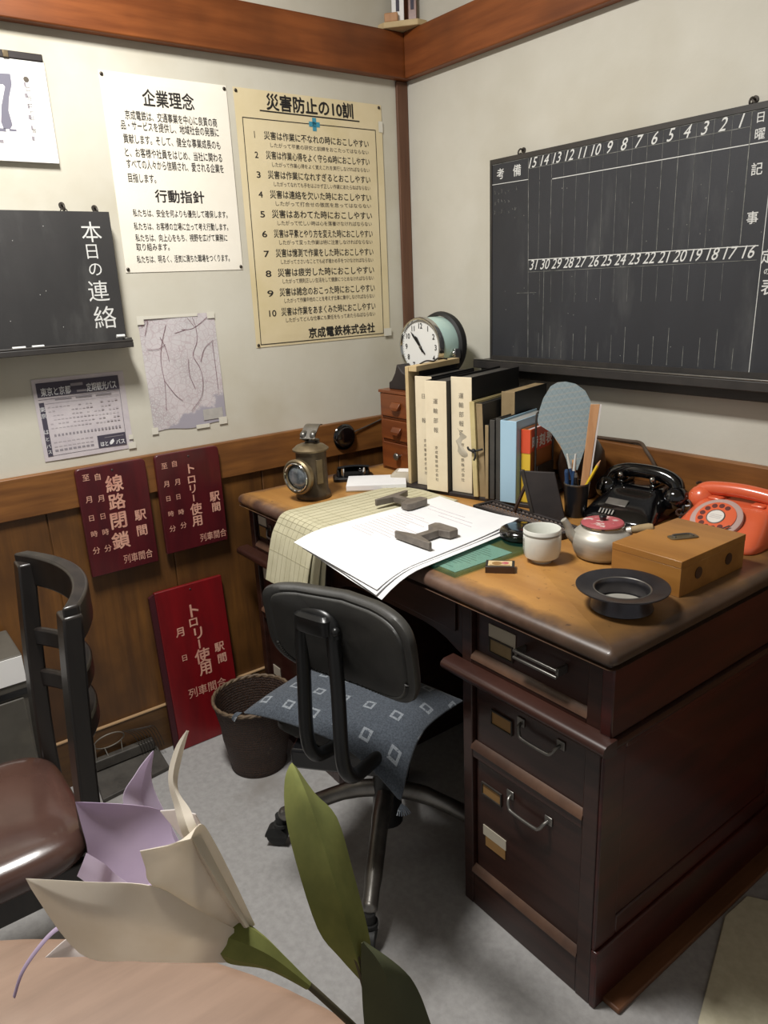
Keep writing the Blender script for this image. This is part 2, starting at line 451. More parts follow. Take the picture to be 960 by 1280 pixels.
def zabuton_mat():
    t = NT('slate_blue_cushion_cloth_with_white_squares'); sx = t.n('ShaderNodeSeparateXYZ'); t.l(t.mapped((16, 16, 16), (0, 0, R(0))), sx.inputs[0])
    row = t.math('FLOOR', sx.outputs[1])
    xo = t.math('ADD', sx.outputs[0], t.math('MULTIPLY', t.math('MODULO', row, 2.0), .5))
    fx = t.math('ABSOLUTE', t.math('SUBTRACT', t.math('FRACT', xo), .5))
    fy = t.math('ABSOLUTE', t.math('SUBTRACT', t.math('FRACT', sx.outputs[1]), .5))
    dsq = t.math('MAXIMUM', fx, fy)
    ring = t.math('MULTIPLY', t.math('GREATER_THAN', dsq, .095), t.math('LESS_THAN', dsq, .17))
    ring = t.math('MULTIPLY', ring, t.mrange(t.noise(260), .3, .5))
    basec = t.ramp(t.noise(300, (1, 1, 1), 2), srgb('363c44'), srgb('474e57'), .4, .6)
    t.color(t.mix(t.math('MULTIPLY', ring, .6), basec, srgb('9aa0a6'))); t.rough(.95)
    t.b.inputs['Sheen Weight'].default_value = .2; t.bump(t.noise(320), .4)
    return t.m
M['zabuton'] = zabuton_mat()

def wicker_mat():
    t = NT('dark_woven_wicker'); w = t.n('ShaderNodeTexWave', wave_type='BANDS', bands_direction='Z'); t.l(t.co(), w.inputs['Vector'])
    w.inputs['Scale'].default_value = 40; w.inputs['Distortion'].default_value = 6; w.inputs['Detail Scale'].default_value = 8
    col = t.mix(w.outputs['Fac'], srgb('241610'), srgb('49301f'))
    spk = t.mrange(t.noise(60), .68, .75)
    t.color(t.mix(spk, col, srgb('7d6a52'))); t.rough(.55); t.bump(w.outputs['Fac'], .7, .004)
    return t.m
M['wicker'] = wicker_mat()
M['wicker_rim'] = mat('worn_wicker_rim', '6f5d48', .6, c2='594836', ns=50)

def map_mat():
    t = NT('printed_railway_map'); 
    def lines(sc, w):
        v = t.n('ShaderNodeTexVoronoi', feature='DISTANCE_TO_EDGE'); t.l(t.co(), v.inputs['Vector']); v.inputs['Scale'].default_value = sc
        return t.mrange(v.outputs['Distance'], w, w * 1.8, 1., 0.)
    paper = t.ramp(t.noise(5), srgb('cdc4c6'), srgb('c6c4c4'))
    sx = t.n('ShaderNodeSeparateXYZ'); t.l(t.co(), sx.inputs[0])
    sea = t.mrange(t.math('ADD', t.math('ADD', sx.outputs[1], t.math('MULTIPLY', sx.outputs[0], -.35)), t.math('MULTIPLY', t.noise(14), .14)), .105, .115, 1., 0.)
    town = t.mrange(t.noise(9), .42, .62)
    col = t.mix(t.math('MULTIPLY', lines(160, .10), t.math('MULTIPLY', town, .35)), paper, srgb('8a7078'))
    col = t.mix(t.math('MULTIPLY', lines(55, .03), .3), col, srgb('a08088'))
    col = t.mix(sea, col, srgb('a19ca6'))
    t.color(col); t.rough(.8); return t.m
M['map'] = map_mat()

def fan_mat():
    t = NT('blue_grey_fan_paper')
    def ln(rot, sc):
        w = t.n('ShaderNodeTexWave', wave_type='BANDS', bands_direction='X'); t.l(t.mapped((1, 1, 1), (0, 0, rot)), w.inputs['Vector'])
        w.inputs['Scale'].default_value = sc; w.inputs['Distortion'].default_value = 3; return t.mrange(w.outputs['Fac'], .8, .97)
    col = srgb('7c8a8e')
    col = t.mix(t.math('MULTIPLY', ln(.5, 38), .22), col, srgb('a2a9a6'))
    col = t.mix(t.math('MULTIPLY', ln(-.7, 27), .2), col, srgb('586369'))
    col = t.mix(t.math('MULTIPLY', ln(1.4, 22), .35), col, srgb('9d978a'))
    t.color(col); t.rough(.8); return t.m
M['fan'] = fan_mat()

# ---- measured lettering and paper shapes (metres)
T_PHIL=[('企業理念', -0.0635, 0.0701, 0.4097, 0.0364), ('京成電鉄は、交通事業を中心に良質の商', -0.1128, 0.1291, 0.3672, 0.0202), ('品・サービスを提供し、地域社会の発展に', -0.1264, 0.1312, 0.344, 0.0203), ('貢献します。そして、健全な事業成長のも', -0.1249, 0.1322, 0.3138, 0.0205), ('と、お客様や社員をはじめ、当社に関わる', -0.1256, 0.1335, 0.2832, 0.0207), ('すべての人々から信頼され、愛される企業を', -0.1254, 0.135, 0.257, 0.0208), ('目指します。', -0.1259, -0.0545, 0.2249, 0.0205), ('行動指針', -0.0621, 0.0714, 0.1848, 0.029), ('私たちは、安全を何よりも優先して確保します。', -0.1258, 0.1336, 0.1431, 0.0176), ('私たちは、お客様の立場に立って考え行動します。', -0.1278, 0.1321, 0.1116, 0.0177), ('私たちは、向上心をもち、視野を広げて業務に', -0.1278, 0.1267, 0.084, 0.0178), ('取り組みます。', -0.1287, -0.0405, 0.0618, 0.0175), ('私たちは、明るく、活気に満ちた職場をつくります。', -0.1311, 0.128, 0.0321, 0.0181)]
T_RULES=[('災害防止の10訓', -0.1481, 0.1377, 0.6498, 0.0387), ('1', -0.1982, -0.1889, 0.564, 0.0198), ('災害は作業に不なれの時におこしやすい', -0.1643, 0.1889, 0.5651, 0.0199), ('したがって平素の研究と訓練をおこたってはならない', -0.1469, 0.1875, 0.5417, 0.0116), ('2', -0.1979, -0.1875, 0.515, 0.0201), ('災害は作業心得をよく守らぬ時におこしやすい', -0.1633, 0.1889, 0.5159, 0.0201), ('したがって作業心得をよく覚えこれを実行しなければならない', -0.1464, 0.1874, 0.4924, 0.0117), ('3', -0.1976, -0.186, 0.4653, 0.0203), ('災害は作業になれすぎるとおこしやすい', -0.1623, 0.1888, 0.4661, 0.0204), ('したがってなれても手をはぶかず正しい作業にあたらねばならない', -0.1458, 0.1873, 0.4424, 0.0119), ('4', -0.1972, -0.1846, 0.4148, 0.0206), ('災害は連絡を欠いた時におこしやすい', -0.1613, 0.1887, 0.4156, 0.0206), ('したがって打合せの徹底を怠ってはならない', -0.1452, 0.1873, 0.3917, 0.012), ('5', -0.1969, -0.1831, 0.3636, 0.0209), ('災害はあわてた時におこしやすい', -0.1602, 0.1887, 0.3643, 0.0209), ('したがって忙しい時は心を落着けなければならない', -0.1446, 0.1872, 0.3404, 0.0122), ('6', -0.1966, -0.1815, 0.3116, 0.0212), ('災害は平素とやり方を変えた時におこしやすい', -0.1592, 0.1886, 0.3123, 0.0212), ('したがって変った作業は特に注意しなければならない', -0.144, 0.1871, 0.2883, 0.0124), ('7', -0.1963, -0.18, 0.2587, 0.0215), ('災害は憶測で作業をした時におこしやすい', -0.1581, 0.1885, 0.2596, 0.0215), ('したがってささいなことでも必ず確かめ手をつけなければならない', -0.1434, 0.1871, 0.2354, 0.0125), ('8', -0.1959, -0.1784, 0.2051, 0.0218), ('災害は疲労した時におこしやすい', -0.157, 0.1885, 0.206, 0.0217), ('したがって規則正しい生活をして健康につとめなければならない', -0.1428, 0.187, 0.1818, 0.0127), ('9', -0.1956, -0.1768, 0.1506, 0.0221), ('災害は雑念のおこった時におこしやすい', -0.1559, 0.1884, 0.1518, 0.022), ('したがって作業中他のことを考えず仕事に集中しなければならない', -0.1421, 0.1869, 0.1275, 0.0129), ('10', -0.1952, -0.1723, 0.0952, 0.0224), ('災害は作業をあまくみた時におこしやすい', -0.1548, 0.1883, 0.0967, 0.0223), ('したがってどんな仕事にも責任をもってあたらねばならない', -0.1415, 0.1869, 0.0723, 0.013), ('京成電鉄株式会社', -0.0657, 0.1825, 0.0301, 0.029)]
RULE_FRAME=[(-0.2252, 0.6037), (0.217, 0.6043), (0.2169, 0.0085), (-0.2297, 0.008), (-0.1702, 0.6248), (0.1591, 0.6236), (0.0014, 0.6037)]
S1=[('線', 0.0023, 0.2428, 0.0428), ('路', 0.002, 0.1936, 0.0412), ('閉', -0.0013, 0.1426, 0.0439), ('鎖', -0.0033, 0.0859, 0.0445), ('駅', 0.058, 0.144, 0.029), ('間', 0.0563, 0.1006, 0.0293), ('至', -0.0663, 0.2706, 0.0208), ('自', -0.0372, 0.2673, 0.021), ('月', -0.0683, 0.2126, 0.0211), ('月', -0.0378, 0.2094, 0.0213), ('日', -0.069, 0.1622, 0.0193), ('日', -0.0398, 0.161, 0.0194), ('時', -0.0685, 0.1186, 0.0195), ('時', -0.0393, 0.1173, 0.0197), ('分', -0.07, 0.0731, 0.0219), ('分', -0.0399, 0.0719, 0.0221)]
S1L=[('列車間合', -0.0076, 0.0798, 0.0299, 0.0274)]
S2=[('ト', 0.0061, 0.2324, 0.0341), ('ロ', 0.0036, 0.2014, 0.0297), ('リ', 0.0034, 0.1737, 0.0299), ('|', 0.003, 0.146, 0.0232), ('使', 0.0063, 0.114, 0.0374), ('用', 0.0051, 0.0795, 0.0354), ('駅', 0.0661, 0.1391, 0.0283), ('間', 0.0673, 0.1073, 0.0262), ('至', -0.0688, 0.2522, 0.0199), ('自', -0.0399, 0.2533, 0.0201), ('月', -0.0699, 0.2015, 0.0202), ('月', -0.0383, 0.2014, 0.0204), ('日', -0.0695, 0.1598, 0.0181), ('日', -0.0406, 0.1592, 0.0183), ('時', -0.0676, 0.1153, 0.0183), ('時', -0.038, 0.1143, 0.0185), ('分', -0.0686, 0.0724, 0.0208), ('分', -0.0362, 0.0749, 0.021)]
S2L=[('列車間合', 0.004, 0.0933, 0.0254, 0.0266)]
S3=[('ト', 0.0045, 0.4177, 0.0423), ('ロ', -0.0037, 0.3827, 0.03), ('リ', 0.006, 0.3455, 0.0379), ('|', 0.0038, 0.3092, 0.028), ('使', 0.0078, 0.2717, 0.0438), ('用', 0.0104, 0.2303, 0.039), ('駅', 0.0638, 0.282, 0.0286), ('間', 0.0673, 0.2443, 0.0289), ('月', -0.0483, 0.3647, 0.0273), ('日', -0.0465, 0.2829, 0.0228)]
S3L=[('列車間合', -0.0557, 0.0722, 0.167, 0.0343)]
S_LB=[('本', 0.2269, 0.2651, 0.0453), ('日', 0.2216, 0.2213, 0.0348), ('の', 0.2233, 0.1806, 0.0334), ('連', 0.2231, 0.1294, 0.047), ('絡', 0.2297, 0.0665, 0.0518)]
S_CAL=[('四', 0.1035, 0.1508, 0.0098), ('月', 0.103, 0.133, 0.0098), ('廿', 0.103, 0.1185, 0.0099), ('七', 0.1031, 0.1039, 0.0099), ('日', 0.1028, 0.0925, 0.0099), ('金', 0.1026, 0.0662, 0.01)]
CAL7=[(0.0758, 0.178), (0.0565, 0.0677), (0.1034, 0.1699), (0.0246, 0.1754), (0.0717, 0.1775), (0.0713, 0.157), (0.0607, 0.129), (0.0552, 0.103), (0.0585, 0.0743), (0.052, 0.0657), (0.0386, 0.0647), (0.0354, 0.0789), (0.042, 0.1114), (0.0563, 0.1507), (0.053, 0.1551), (0.0206, 0.1533)]
T_BUS=[('東京と京都', -0.0901, -0.0194, 0.1608, 0.0195), ('定期観光バス', 0.0198, 0.095, 0.161, 0.0201), ('はと', 0.0332, 0.0517, 0.0112, 0.0125), ('バス', 0.0729, 0.0961, 0.011, 0.0127)]
S_BUS=[('東', -0.0933, 0.1188, 0.0117), ('京', -0.0931, 0.1028, 0.0117), ('は', -0.0933, 0.0626, 0.0119), ('と', -0.0935, 0.0443, 0.0099), ('バ', -0.0937, 0.026, 0.01), ('ス', -0.0932, 0.0115, 0.01)]
BUSBOX=[(-0.0992, 0.1825), (0.1027, 0.1848), (0.1011, 0.0007), (-0.0961, -0.0004), (0.1014, 0.1476), (-0.1011, 0.1495), (-0.0979, 0.1353), (-0.0866, 0.1359), (-0.0883, 0.0004), (-0.0999, 0.0003), (0.0283, 0.0337), (0.1015, 0.0331), (0.0993, 0.0032), (0.0252, 0.0002), (0.0624, 0.0123)]
S_RB=[('考', -0.5195, 0.497, 0.0259), ('備', -0.4589, 0.4979, 0.0272), ('日', 0.1894, 0.5087, 0.0188), ('曜', 0.1909, 0.4785, 0.0204), ('記', 0.1916, 0.4147, 0.0224), ('事', 0.192, 0.3233, 0.0231), ('定', 0.2322, 0.2466, 0.0263), ('表', 0.2412, 0.1873, 0.0314), ('予', 0.2401, 0.3126, 0.0256), ('の', 0.233, 0.2172, 0.0125)]
FL={'front_lower': [[(1.6799, -1.5025, 0.9883), (1.6831, -1.5221, 1.0166), (1.6801, -1.5394, 1.0387), (1.6524, -1.5618, 1.0343), (1.6212, -1.5847, 1.0274)], [(1.6799, -1.5041, 0.9782), (1.6868, -1.5263, 1.0059), (1.6813, -1.5459, 1.0233), (1.6543, -1.5676, 1.0248), (1.6212, -1.5847, 1.0274)], [(1.68, -1.5057, 0.9681), (1.6772, -1.5275, 0.9812), (1.6678, -1.5498, 0.9899), (1.6501, -1.5712, 0.9949), (1.6212, -1.5847, 1.0274)]], 'front_upper': [[(1.6782, -1.5028, 0.9786), (1.6812, -1.523, 1.0132), (1.6793, -1.5392, 1.038), (1.6791, -1.5407, 1.049), (1.6767, -1.5414, 1.0574)], [(1.6768, -1.496, 0.9782), (1.6787, -1.5115, 1.0215), (1.6785, -1.5186, 1.0389), (1.6799, -1.5236, 1.0494), (1.6803, -1.5301, 1.0562)], [(1.6757, -1.4888, 0.978), (1.6721, -1.4968, 1.0128), (1.6692, -1.5027, 1.0361), (1.6699, -1.5083, 1.0505), (1.6816, -1.5188, 1.0544)]], 'inner_purple': [[(1.674, -1.4976, 0.9721), (1.6397, -1.5268, 0.9885), (1.6117, -1.5503, 0.9996), (1.5987, -1.5503, 1.0166), (1.586, -1.5497, 1.0341)], [(1.6736, -1.4972, 0.9742), (1.639, -1.5169, 0.9927), (1.6127, -1.5283, 1.0054), (1.5962, -1.5368, 1.0185), (1.586, -1.5497, 1.0341)], [(1.6731, -1.4967, 0.9762), (1.6438, -1.5062, 1.0007), (1.6202, -1.5083, 1.0075), (1.6055, -1.5095, 1.0198), (1.586, -1.5497, 1.0341)]], 'back_tip': [[(1.6667, -1.4987, 0.9723), (1.6181, -1.5177, 0.9947), (1.585, -1.524, 1.0181), (1.5765, -1.5121, 1.0293), (1.5755, -1.4994, 1.0394)], [(1.6657, -1.4961, 0.9697), (1.6178, -1.5087, 0.9892), (1.5854, -1.5129, 1.0114), (1.5762, -1.5076, 1.0252), (1.5755, -1.4994, 1.0394)], [(1.6693, -1.4953, 0.9721), (1.625, -1.5018, 0.9902), (1.5953, -1.5048, 1.0111), (1.5811, -1.5051, 1.024), (1.5755, -1.4994, 1.0394)]], 'curl': [[(1.6816, -1.4975, 0.9864), (1.6702, -1.5165, 1.0407), (1.649, -1.5144, 1.0529), (1.6372, -1.5115, 1.0619), (1.6329, -1.5043, 1.0736), (1.6328, -1.4969, 1.0813)], [(1.6839, -1.4971, 0.988), (1.6767, -1.5152, 1.0467), (1.6566, -1.5132, 1.0555), (1.6427, -1.511, 1.0623), (1.6361, -1.5039, 1.0727), (1.6331, -1.4966, 1.0812)], [(1.6794, -1.4935, 0.983), (1.6712, -1.5096, 1.0448), (1.6583, -1.5091, 1.0524), (1.6433, -1.5093, 1.0569), (1.6361, -1.5021, 1.0694), (1.6337, -1.496, 1.0808)]], 'side': [[(1.6744, -1.495, 0.9761), (1.6508, -1.5057, 1.0107), (1.641, -1.5111, 1.0256), (1.6334, -1.5174, 1.0403)], [(1.6728, -1.4909, 0.9748), (1.6558, -1.5006, 1.0139), (1.6512, -1.5076, 1.033), (1.6458, -1.5117, 1.046)], [(1.6755, -1.4891, 0.978), (1.6645, -1.4983, 1.0161), (1.6612, -1.5037, 1.0348), (1.6578, -1.5068, 1.0479)]], 'low_tip': [[(1.673, -1.5026, 0.9653), (1.6419, -1.538, 0.9784), (1.6328, -1.5624, 0.9891), (1.6359, -1.5734, 0.9938), (1.6355, -1.5854, 0.9887)], [(1.6733, -1.503, 0.9637), (1.6502, -1.5371, 0.9754), (1.6382, -1.5616, 0.9834), (1.637, -1.5744, 0.9891), (1.6355, -1.5854, 0.9887)], [(1.6737, -1.5033, 0.962), (1.6627, -1.5373, 0.9765), (1.6493, -1.5573, 0.9797), (1.6429, -1.5689, 0.984), (1.6355, -1.5854, 0.9887)]], 'lilac': [[(1.6719, -1.5015, 0.9702), (1.6268, -1.5384, 1.0001), (1.6212, -1.5474, 1.0144), (1.6142, -1.5537, 1.0205)], [(1.6722, -1.5018, 0.969), (1.6311, -1.5423, 0.9982), (1.6248, -1.5512, 1.0113), (1.6169, -1.5572, 1.017)], [(1.6724, -1.5021, 0.9678), (1.6355, -1.5461, 0.9965), (1.6286, -1.555, 1.0075), (1.6185, -1.5608, 1.0125)]], 'leaf': [[(1.6476, -1.4433, 1.044), (1.6514, -1.4503, 1.0376), (1.6636, -1.458, 1.0247), (1.6804, -1.4624, 1.0062), (1.7017, -1.4645, 0.9806), (1.7138, -1.4597, 0.9685), (1.7218, -1.4508, 0.9511)], [(1.6476, -1.4433, 1.044), (1.6765, -1.4505, 1.0393), (1.6967, -1.4544, 1.0234), (1.7099, -1.4566, 1.0083), (1.72, -1.4573, 0.9907), (1.7229, -1.4554, 0.9733), (1.7237, -1.4517, 0.9512)], [(1.6476, -1.4433, 1.044), (1.6627, -1.4391, 1.0295), (1.6769, -1.434, 1.0192), (1.6958, -1.4375, 0.997), (1.7124, -1.4411, 0.9738), (1.7175, -1.4433, 0.963), (1.7225, -1.4503, 0.9502)]], 'leaf2': [[(1.7238, -1.452, 0.9808), (1.7255, -1.4544, 0.9615), (1.7278, -1.456, 0.9288), (1.7327, -1.4549, 0.9011)], [(1.7241, -1.4517, 0.9808), (1.7341, -1.446, 0.9657), (1.7391, -1.4411, 0.928), (1.7442, -1.4383, 0.8961)], [(1.7236, -1.4508, 0.9803), (1.7335, -1.4291, 0.9489), (1.7436, -1.4228, 0.9176), (1.7521, -1.4183, 0.8871)]], 'tendril': [(1.6478, -1.5314, 1.0098), (1.6386, -1.5539, 1.0075), (1.632, -1.5676, 0.9982), (1.6286, -1.5771, 0.9955), (1.6279, -1.5866, 0.9893), (1.6274, -1.5958, 0.9797), (1.6275, -1.6016, 0.9682)], 'stem': [(1.6781, -1.4994, 0.9751), (1.6877, -1.4864, 0.9649), (1.7002, -1.4743, 0.9488), (1.7084, -1.4662, 0.9361), (1.7168, -1.4572, 0.9211), (1.7267, -1.444, 0.8972)], 'calyx': [(1.6735, -1.5068, 0.9796), (1.6804, -1.4982, 0.9746), (1.6895, -1.4873, 0.9654), (1.7016, -1.4733, 0.9471)], 'stem2': [(1.7216, -1.4546, 0.9716), (1.7237, -1.4517, 0.9512), (1.7275, -1.4488, 0.9197), (1.7303, -1.4414, 0.8927)]}

# ------------------------------------------------------------------ the setting
struct(MB().box(-.06, 3.3, -3.3, .06, -.06, 0).build('floor', M['floor']))
struct(MB().box(-.14, 0, -3.3, .12, 0, 2.62).build('wall_left', M['plaster_left']))
struct(MB().box(0, 3.3, 0, .12, 0, 2.62).build('wall_right', M['plaster']))
struct(MB().box(-.14, 3.3, -3.3, .12, 2.62, 2.68).build('ceiling', M['ceiling']))
# panelled lower wall on both sides: boards, a rail on top, a baseboard
b = MB(); y = -3.3; k = 0
while y < -.001:
    y2 = min(y + (.28, .315, .30)[k % 3], 0); b.box(0, .010, y + .0015, y2 - .0015, 0, .79); y = y2; k += 1
b.box(0, .004, -3.3, 0, 0, .79)
struct(b.build('trim_1', M['wains'], bevel=.002))
b = MB(); x = .011
while x < 3.299:
    x2 = min(x + .31, 3.3); b.box(x + .0015, x2 - .0015, -.010, 0, 0, .79); x = x2
b.box(.011, 3.3, -.004, 0, 0, .79)
struct(b.build('trim_2', M['wains'], bevel=.002))
struct(MB().box(0, .022, -3.3, 0, .784, .889).build('trim_3', M['rail'], bevel=.003))
struct(MB().box(.023, 3.3, -.022, 0, .784, .889).build('trim_4', M['rail'], bevel=.003))
struct(MB().box(.0105, .020, -3.3, -.021, 0, .140).box(.0105, .022, -3.3, -.021, .1405, .1435, 1).build('baseboard_left', [M['base'], M['pale_edge']]))  # pale line on top is a highlight put into the colour
struct(MB().box(.023, 3.3, -.020, -.0105, 0, .140).box(.023, 3.3, -.022, -.0105, .1405, .1435, 1).build('baseboard_right', [M['base'], M['pale_edge']]))  # same painted highlight along the top
# heavy wooden beams and the corner post
struct(MB().box(0, .030, -3.3, 0, 1.889, 2.012).build('trim_5', M['beam'], bevel=.004))
struct(MB().box(.031, 3.3, -.030, 0, 1.889, 2.012).build('trim_6', M['beam'], bevel=.004))
struct(MB().box(0, .009, -.043, -.001, .890, 1.888).build('trim_7', M['post'], bevel=.002))
# low brown strip added to stand for a reflected stripe along the desk's end
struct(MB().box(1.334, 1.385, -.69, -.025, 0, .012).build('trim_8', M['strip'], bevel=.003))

# ------------------------------------------------------------------ desk (the largest thing)
DK = thing('pedestal_desk', 'large dark wooden double-pedestal desk with worn ochre top in the corner of the room', 'desk', (.745, -.386, 0))
XL, XR, YF, YB, ZT = .115, 1.375, -.752, -.020, .760
# top with a rounded nose
prof = [(0, .728), (.004, .727), (.010, .7275), (.012, .731), (.012, .7335), (.004, .735), (.0, .7365), (-.001, .739), (-.0005, .749), (.004, .7545), (.010, .758), (.018, .760)]
rings = []
for ins, z in prof:
    r_ = []
    cr = .014
    for cx, cy, a0 in ((XR - cr, YB - cr, 0), (XL + cr, YB - cr, 90), (XL + cr, YF + cr, 180), (XR - cr, YF + cr, 270)):
        for q in range(5):
            a = R(a0 + 90 * q / 4); e = max(cr - ins, .0005)
            r_.append((cx + e * math.cos(a) + (0 if ins <= cr else -(ins - cr) * (1 if math.cos(R(a0 + 45)) > 0 else -1)),
                       cy + e * math.sin(a) + (0 if ins <= cr else -(ins - cr) * (1 if math.sin(R(a0 + 45)) > 0 else -1)), z))
    rings.append(r_)
MB().loft(rings).build('desktop', M['desktop'], DK, world=True, angle=50)
LX0, LX1, RX0, RX1, FY = .105, .50, 1.0, 1.335, -.715
def pedestal(x0, x1, name, side):
    b = MB()
    b.box(x0, x1, -.698, -.05, .09, .728)                                   # carcass behind the drawers
    b.box(x0, x0 + .026, FY, -.697, .0, .728); b.box(x1 - .032, x1, FY, -.697, 0, .728)   # front stiles
    b.box(x0 + .0262, x1 - .0322, FY, -.697, .718, .728)
    b.box(x0 + .0262, x1 - .0322, FY + .001, -.697, .574, .6035)
    b.box(x0 + .0262, x1 - .0322, FY + .001, -.697, .374, .3985)
    b.box(x0 + .0262, x1 - .0322, FY + .001, -.697, 0, .090)
    b.box(x0, x1, -.697, -.05, 0, .0898)                                    # plinth body
    o = b.build(name, M['dark_wood'], DK, world=True, bevel=.002)
    return o
pedestal(LX0, LX1, 'pedestal', -1); pedestal(RX0, RX1, 'pedestal', 1)
# panelled end of the desk
b = MB()
b.box(1.3352, 1.343, -.715, -.655, .132, .588); b.box(1.3352, 1.343, -.11, -.05, .132, .588)
b.box(1.3352, 1.343, -.6548, -.1102, .535, .588); b.box(1.3352, 1.343, -.6548, -.1102, .132, .175)
b.box(1.3352, 1.3405, -.6548, -.1102, .1752, .5348)
b.box(1.3352, 1.349, -.716, -.05, .0, .1315)
b.box(1.3352, 1.358, -.722, -.05, .5885, .7278)
b.build('end_panel', M['desk_side'], DK, world=True, bevel=.003)
# the thick half-round ledge under the top drawers
for x0, x1, nm in ((.075, .512, 'ledge'), (.975, 1.366, 'ledge')):
    pr_ = [(YF + .036, .562), (YF + .012, .564), (YF + .003, .570), (YF, .577), (YF + .002, .584), (YF + .010, .589), (YF + .036, .590)]
    b = MB(); b.loft([[(x0, y, z) for y, z in pr_], [(x1, y, z) for y, z in pr_]])
    b.build(nm, M['dark_wood'], DK, world=True, angle=50)
b = MB(); pr_ = [(1.3435, .562), (1.358, .564), (1.364, .570), (1.366, .576), (1.363, .584), (1.3435, .588)]
b.loft([[(x, -.7155, z) for x, z in pr_], [(x, -.05, z) for x, z in pr_]]); b.build('ledge', M['dark_wood'], DK, world=True, angle=50)
# centre drawer front with an arched apron over the knee-hole
ap = [(.501, .726), (.999, .726), (.999, .585), (.985, .583), (.965, .590), (.935, .603), (.90, .612), (.86, .616), (.64, .616), (.60, .612), (.565, .603), (.535, .590), (.515, .583), (.501, .585)]
b = MB(); b.loft([[(x, -.700, z) for x, z in ap], [(x, -.678, z) for x, z in ap]])
b.box(.53, .97, -.706, -.7002, .632, .715)
b.build('apron', M['dark_wood'], DK, world=True, bevel=.002)
MB().box(.5005, .9995, -.075, -.055, .10, .726).build('back_panel', M['dark_wood'], DK, world=True)
MB().box(.5005, .9995, -.10, -.076, .03, .10).build('stretcher', M['dark_wood'], DK, world=True)

def bail(x0, x1, z, y, drop, r=.0034):
    return smooth_path([(x0, y + .004, z), (x0 + .003, y - .010, z - .004), (x0 + .010, y - .016, z - drop * .8), (x0 + .022, y - .018, z - drop),
                        (x1 - .022, y - .018, z - drop), (x1 - .010, y - .016, z - drop * .8), (x1 - .003, y - .010, z - .004), (x1, y + .004, z)], 5)
def drawer(x0, x1, z0, z1, y, handle, cards, lip=True):
    b = MB(); b.box(x0, x1, y, -.699, z0, z1)
    d = b.build('drawer', M['dark_wood'], DK, world=True, bevel=.003)
    if lip:  # worn lip; light caught by its bevel is put into the paler colour
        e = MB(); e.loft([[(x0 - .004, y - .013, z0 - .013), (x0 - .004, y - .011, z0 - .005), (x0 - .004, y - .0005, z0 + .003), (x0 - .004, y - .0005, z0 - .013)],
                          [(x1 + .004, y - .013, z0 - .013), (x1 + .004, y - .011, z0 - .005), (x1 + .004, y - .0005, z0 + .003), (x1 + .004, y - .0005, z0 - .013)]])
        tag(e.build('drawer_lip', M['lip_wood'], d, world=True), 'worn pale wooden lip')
    if handle:
        hx0, hx1, hz, kind = handle
        h = MB()
        if kind == 'bar':
            h.box(hx0, hx0 + .006, y - .026, y, hz - .010, hz + .006); h.box(hx1 - .006, hx1, y - .026, y, hz - .010, hz + .006)
            h.box(hx0, hx1, y - .031, y - .026, hz + .001, hz + .006); h.box(hx0, hx1, y - .031, y - .026, hz - .012, hz - .007)
        else:
            h.tube(bail(hx0, hx1, hz, y, .020), .0036, 8)
            for hx in (hx0, hx1):
                h.box(hx - .009, hx + .009, y - .003, y - .0002, hz - .008, hz + .010)
        tag(h.build('handle', M['steel'], d, world=True, bevel=.0012), 'dull steel handle')
    for cx0, cx1, cz0, cz1, mm, fr in cards:
        c = MB(); c.box(cx0, cx1, y - .0018, y - .0002, cz0, cz1)
        if fr:
            for q in ((cx0 - .003, cx1 + .003, cz1, cz1 + .003), (cx0 - .003, cx1 + .003, cz0 - .003, cz0)): c.box(q[0], q[1], y - .004, y - .0002, q[2], q[3], 1)
            c.box(cx0 - .003, cx0, y - .004, y - .0002, cz0, cz1, 1); c.box(cx1, cx1 + .003, y - .004, y - .0002, cz0, cz1, 1)
        c.build('label_card', [mm, M['iron']], d, world=True)
    return d
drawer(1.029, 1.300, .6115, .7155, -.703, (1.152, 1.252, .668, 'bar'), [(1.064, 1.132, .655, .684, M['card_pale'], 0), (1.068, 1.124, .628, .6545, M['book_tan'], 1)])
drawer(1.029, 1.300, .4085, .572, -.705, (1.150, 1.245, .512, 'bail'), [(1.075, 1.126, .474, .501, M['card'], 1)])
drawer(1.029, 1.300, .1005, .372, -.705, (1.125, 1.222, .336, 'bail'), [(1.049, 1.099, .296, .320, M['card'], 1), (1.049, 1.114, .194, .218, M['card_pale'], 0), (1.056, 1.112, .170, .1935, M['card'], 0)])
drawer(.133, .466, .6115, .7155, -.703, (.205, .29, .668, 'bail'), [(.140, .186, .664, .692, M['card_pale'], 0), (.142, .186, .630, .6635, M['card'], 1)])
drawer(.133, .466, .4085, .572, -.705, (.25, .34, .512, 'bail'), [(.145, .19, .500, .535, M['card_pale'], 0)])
drawer(.133, .466, .1005, .372, -.705, (.215, .30, .336, 'bail'), [(.150, .19, .19, .222, M['card_pale'], 0)])

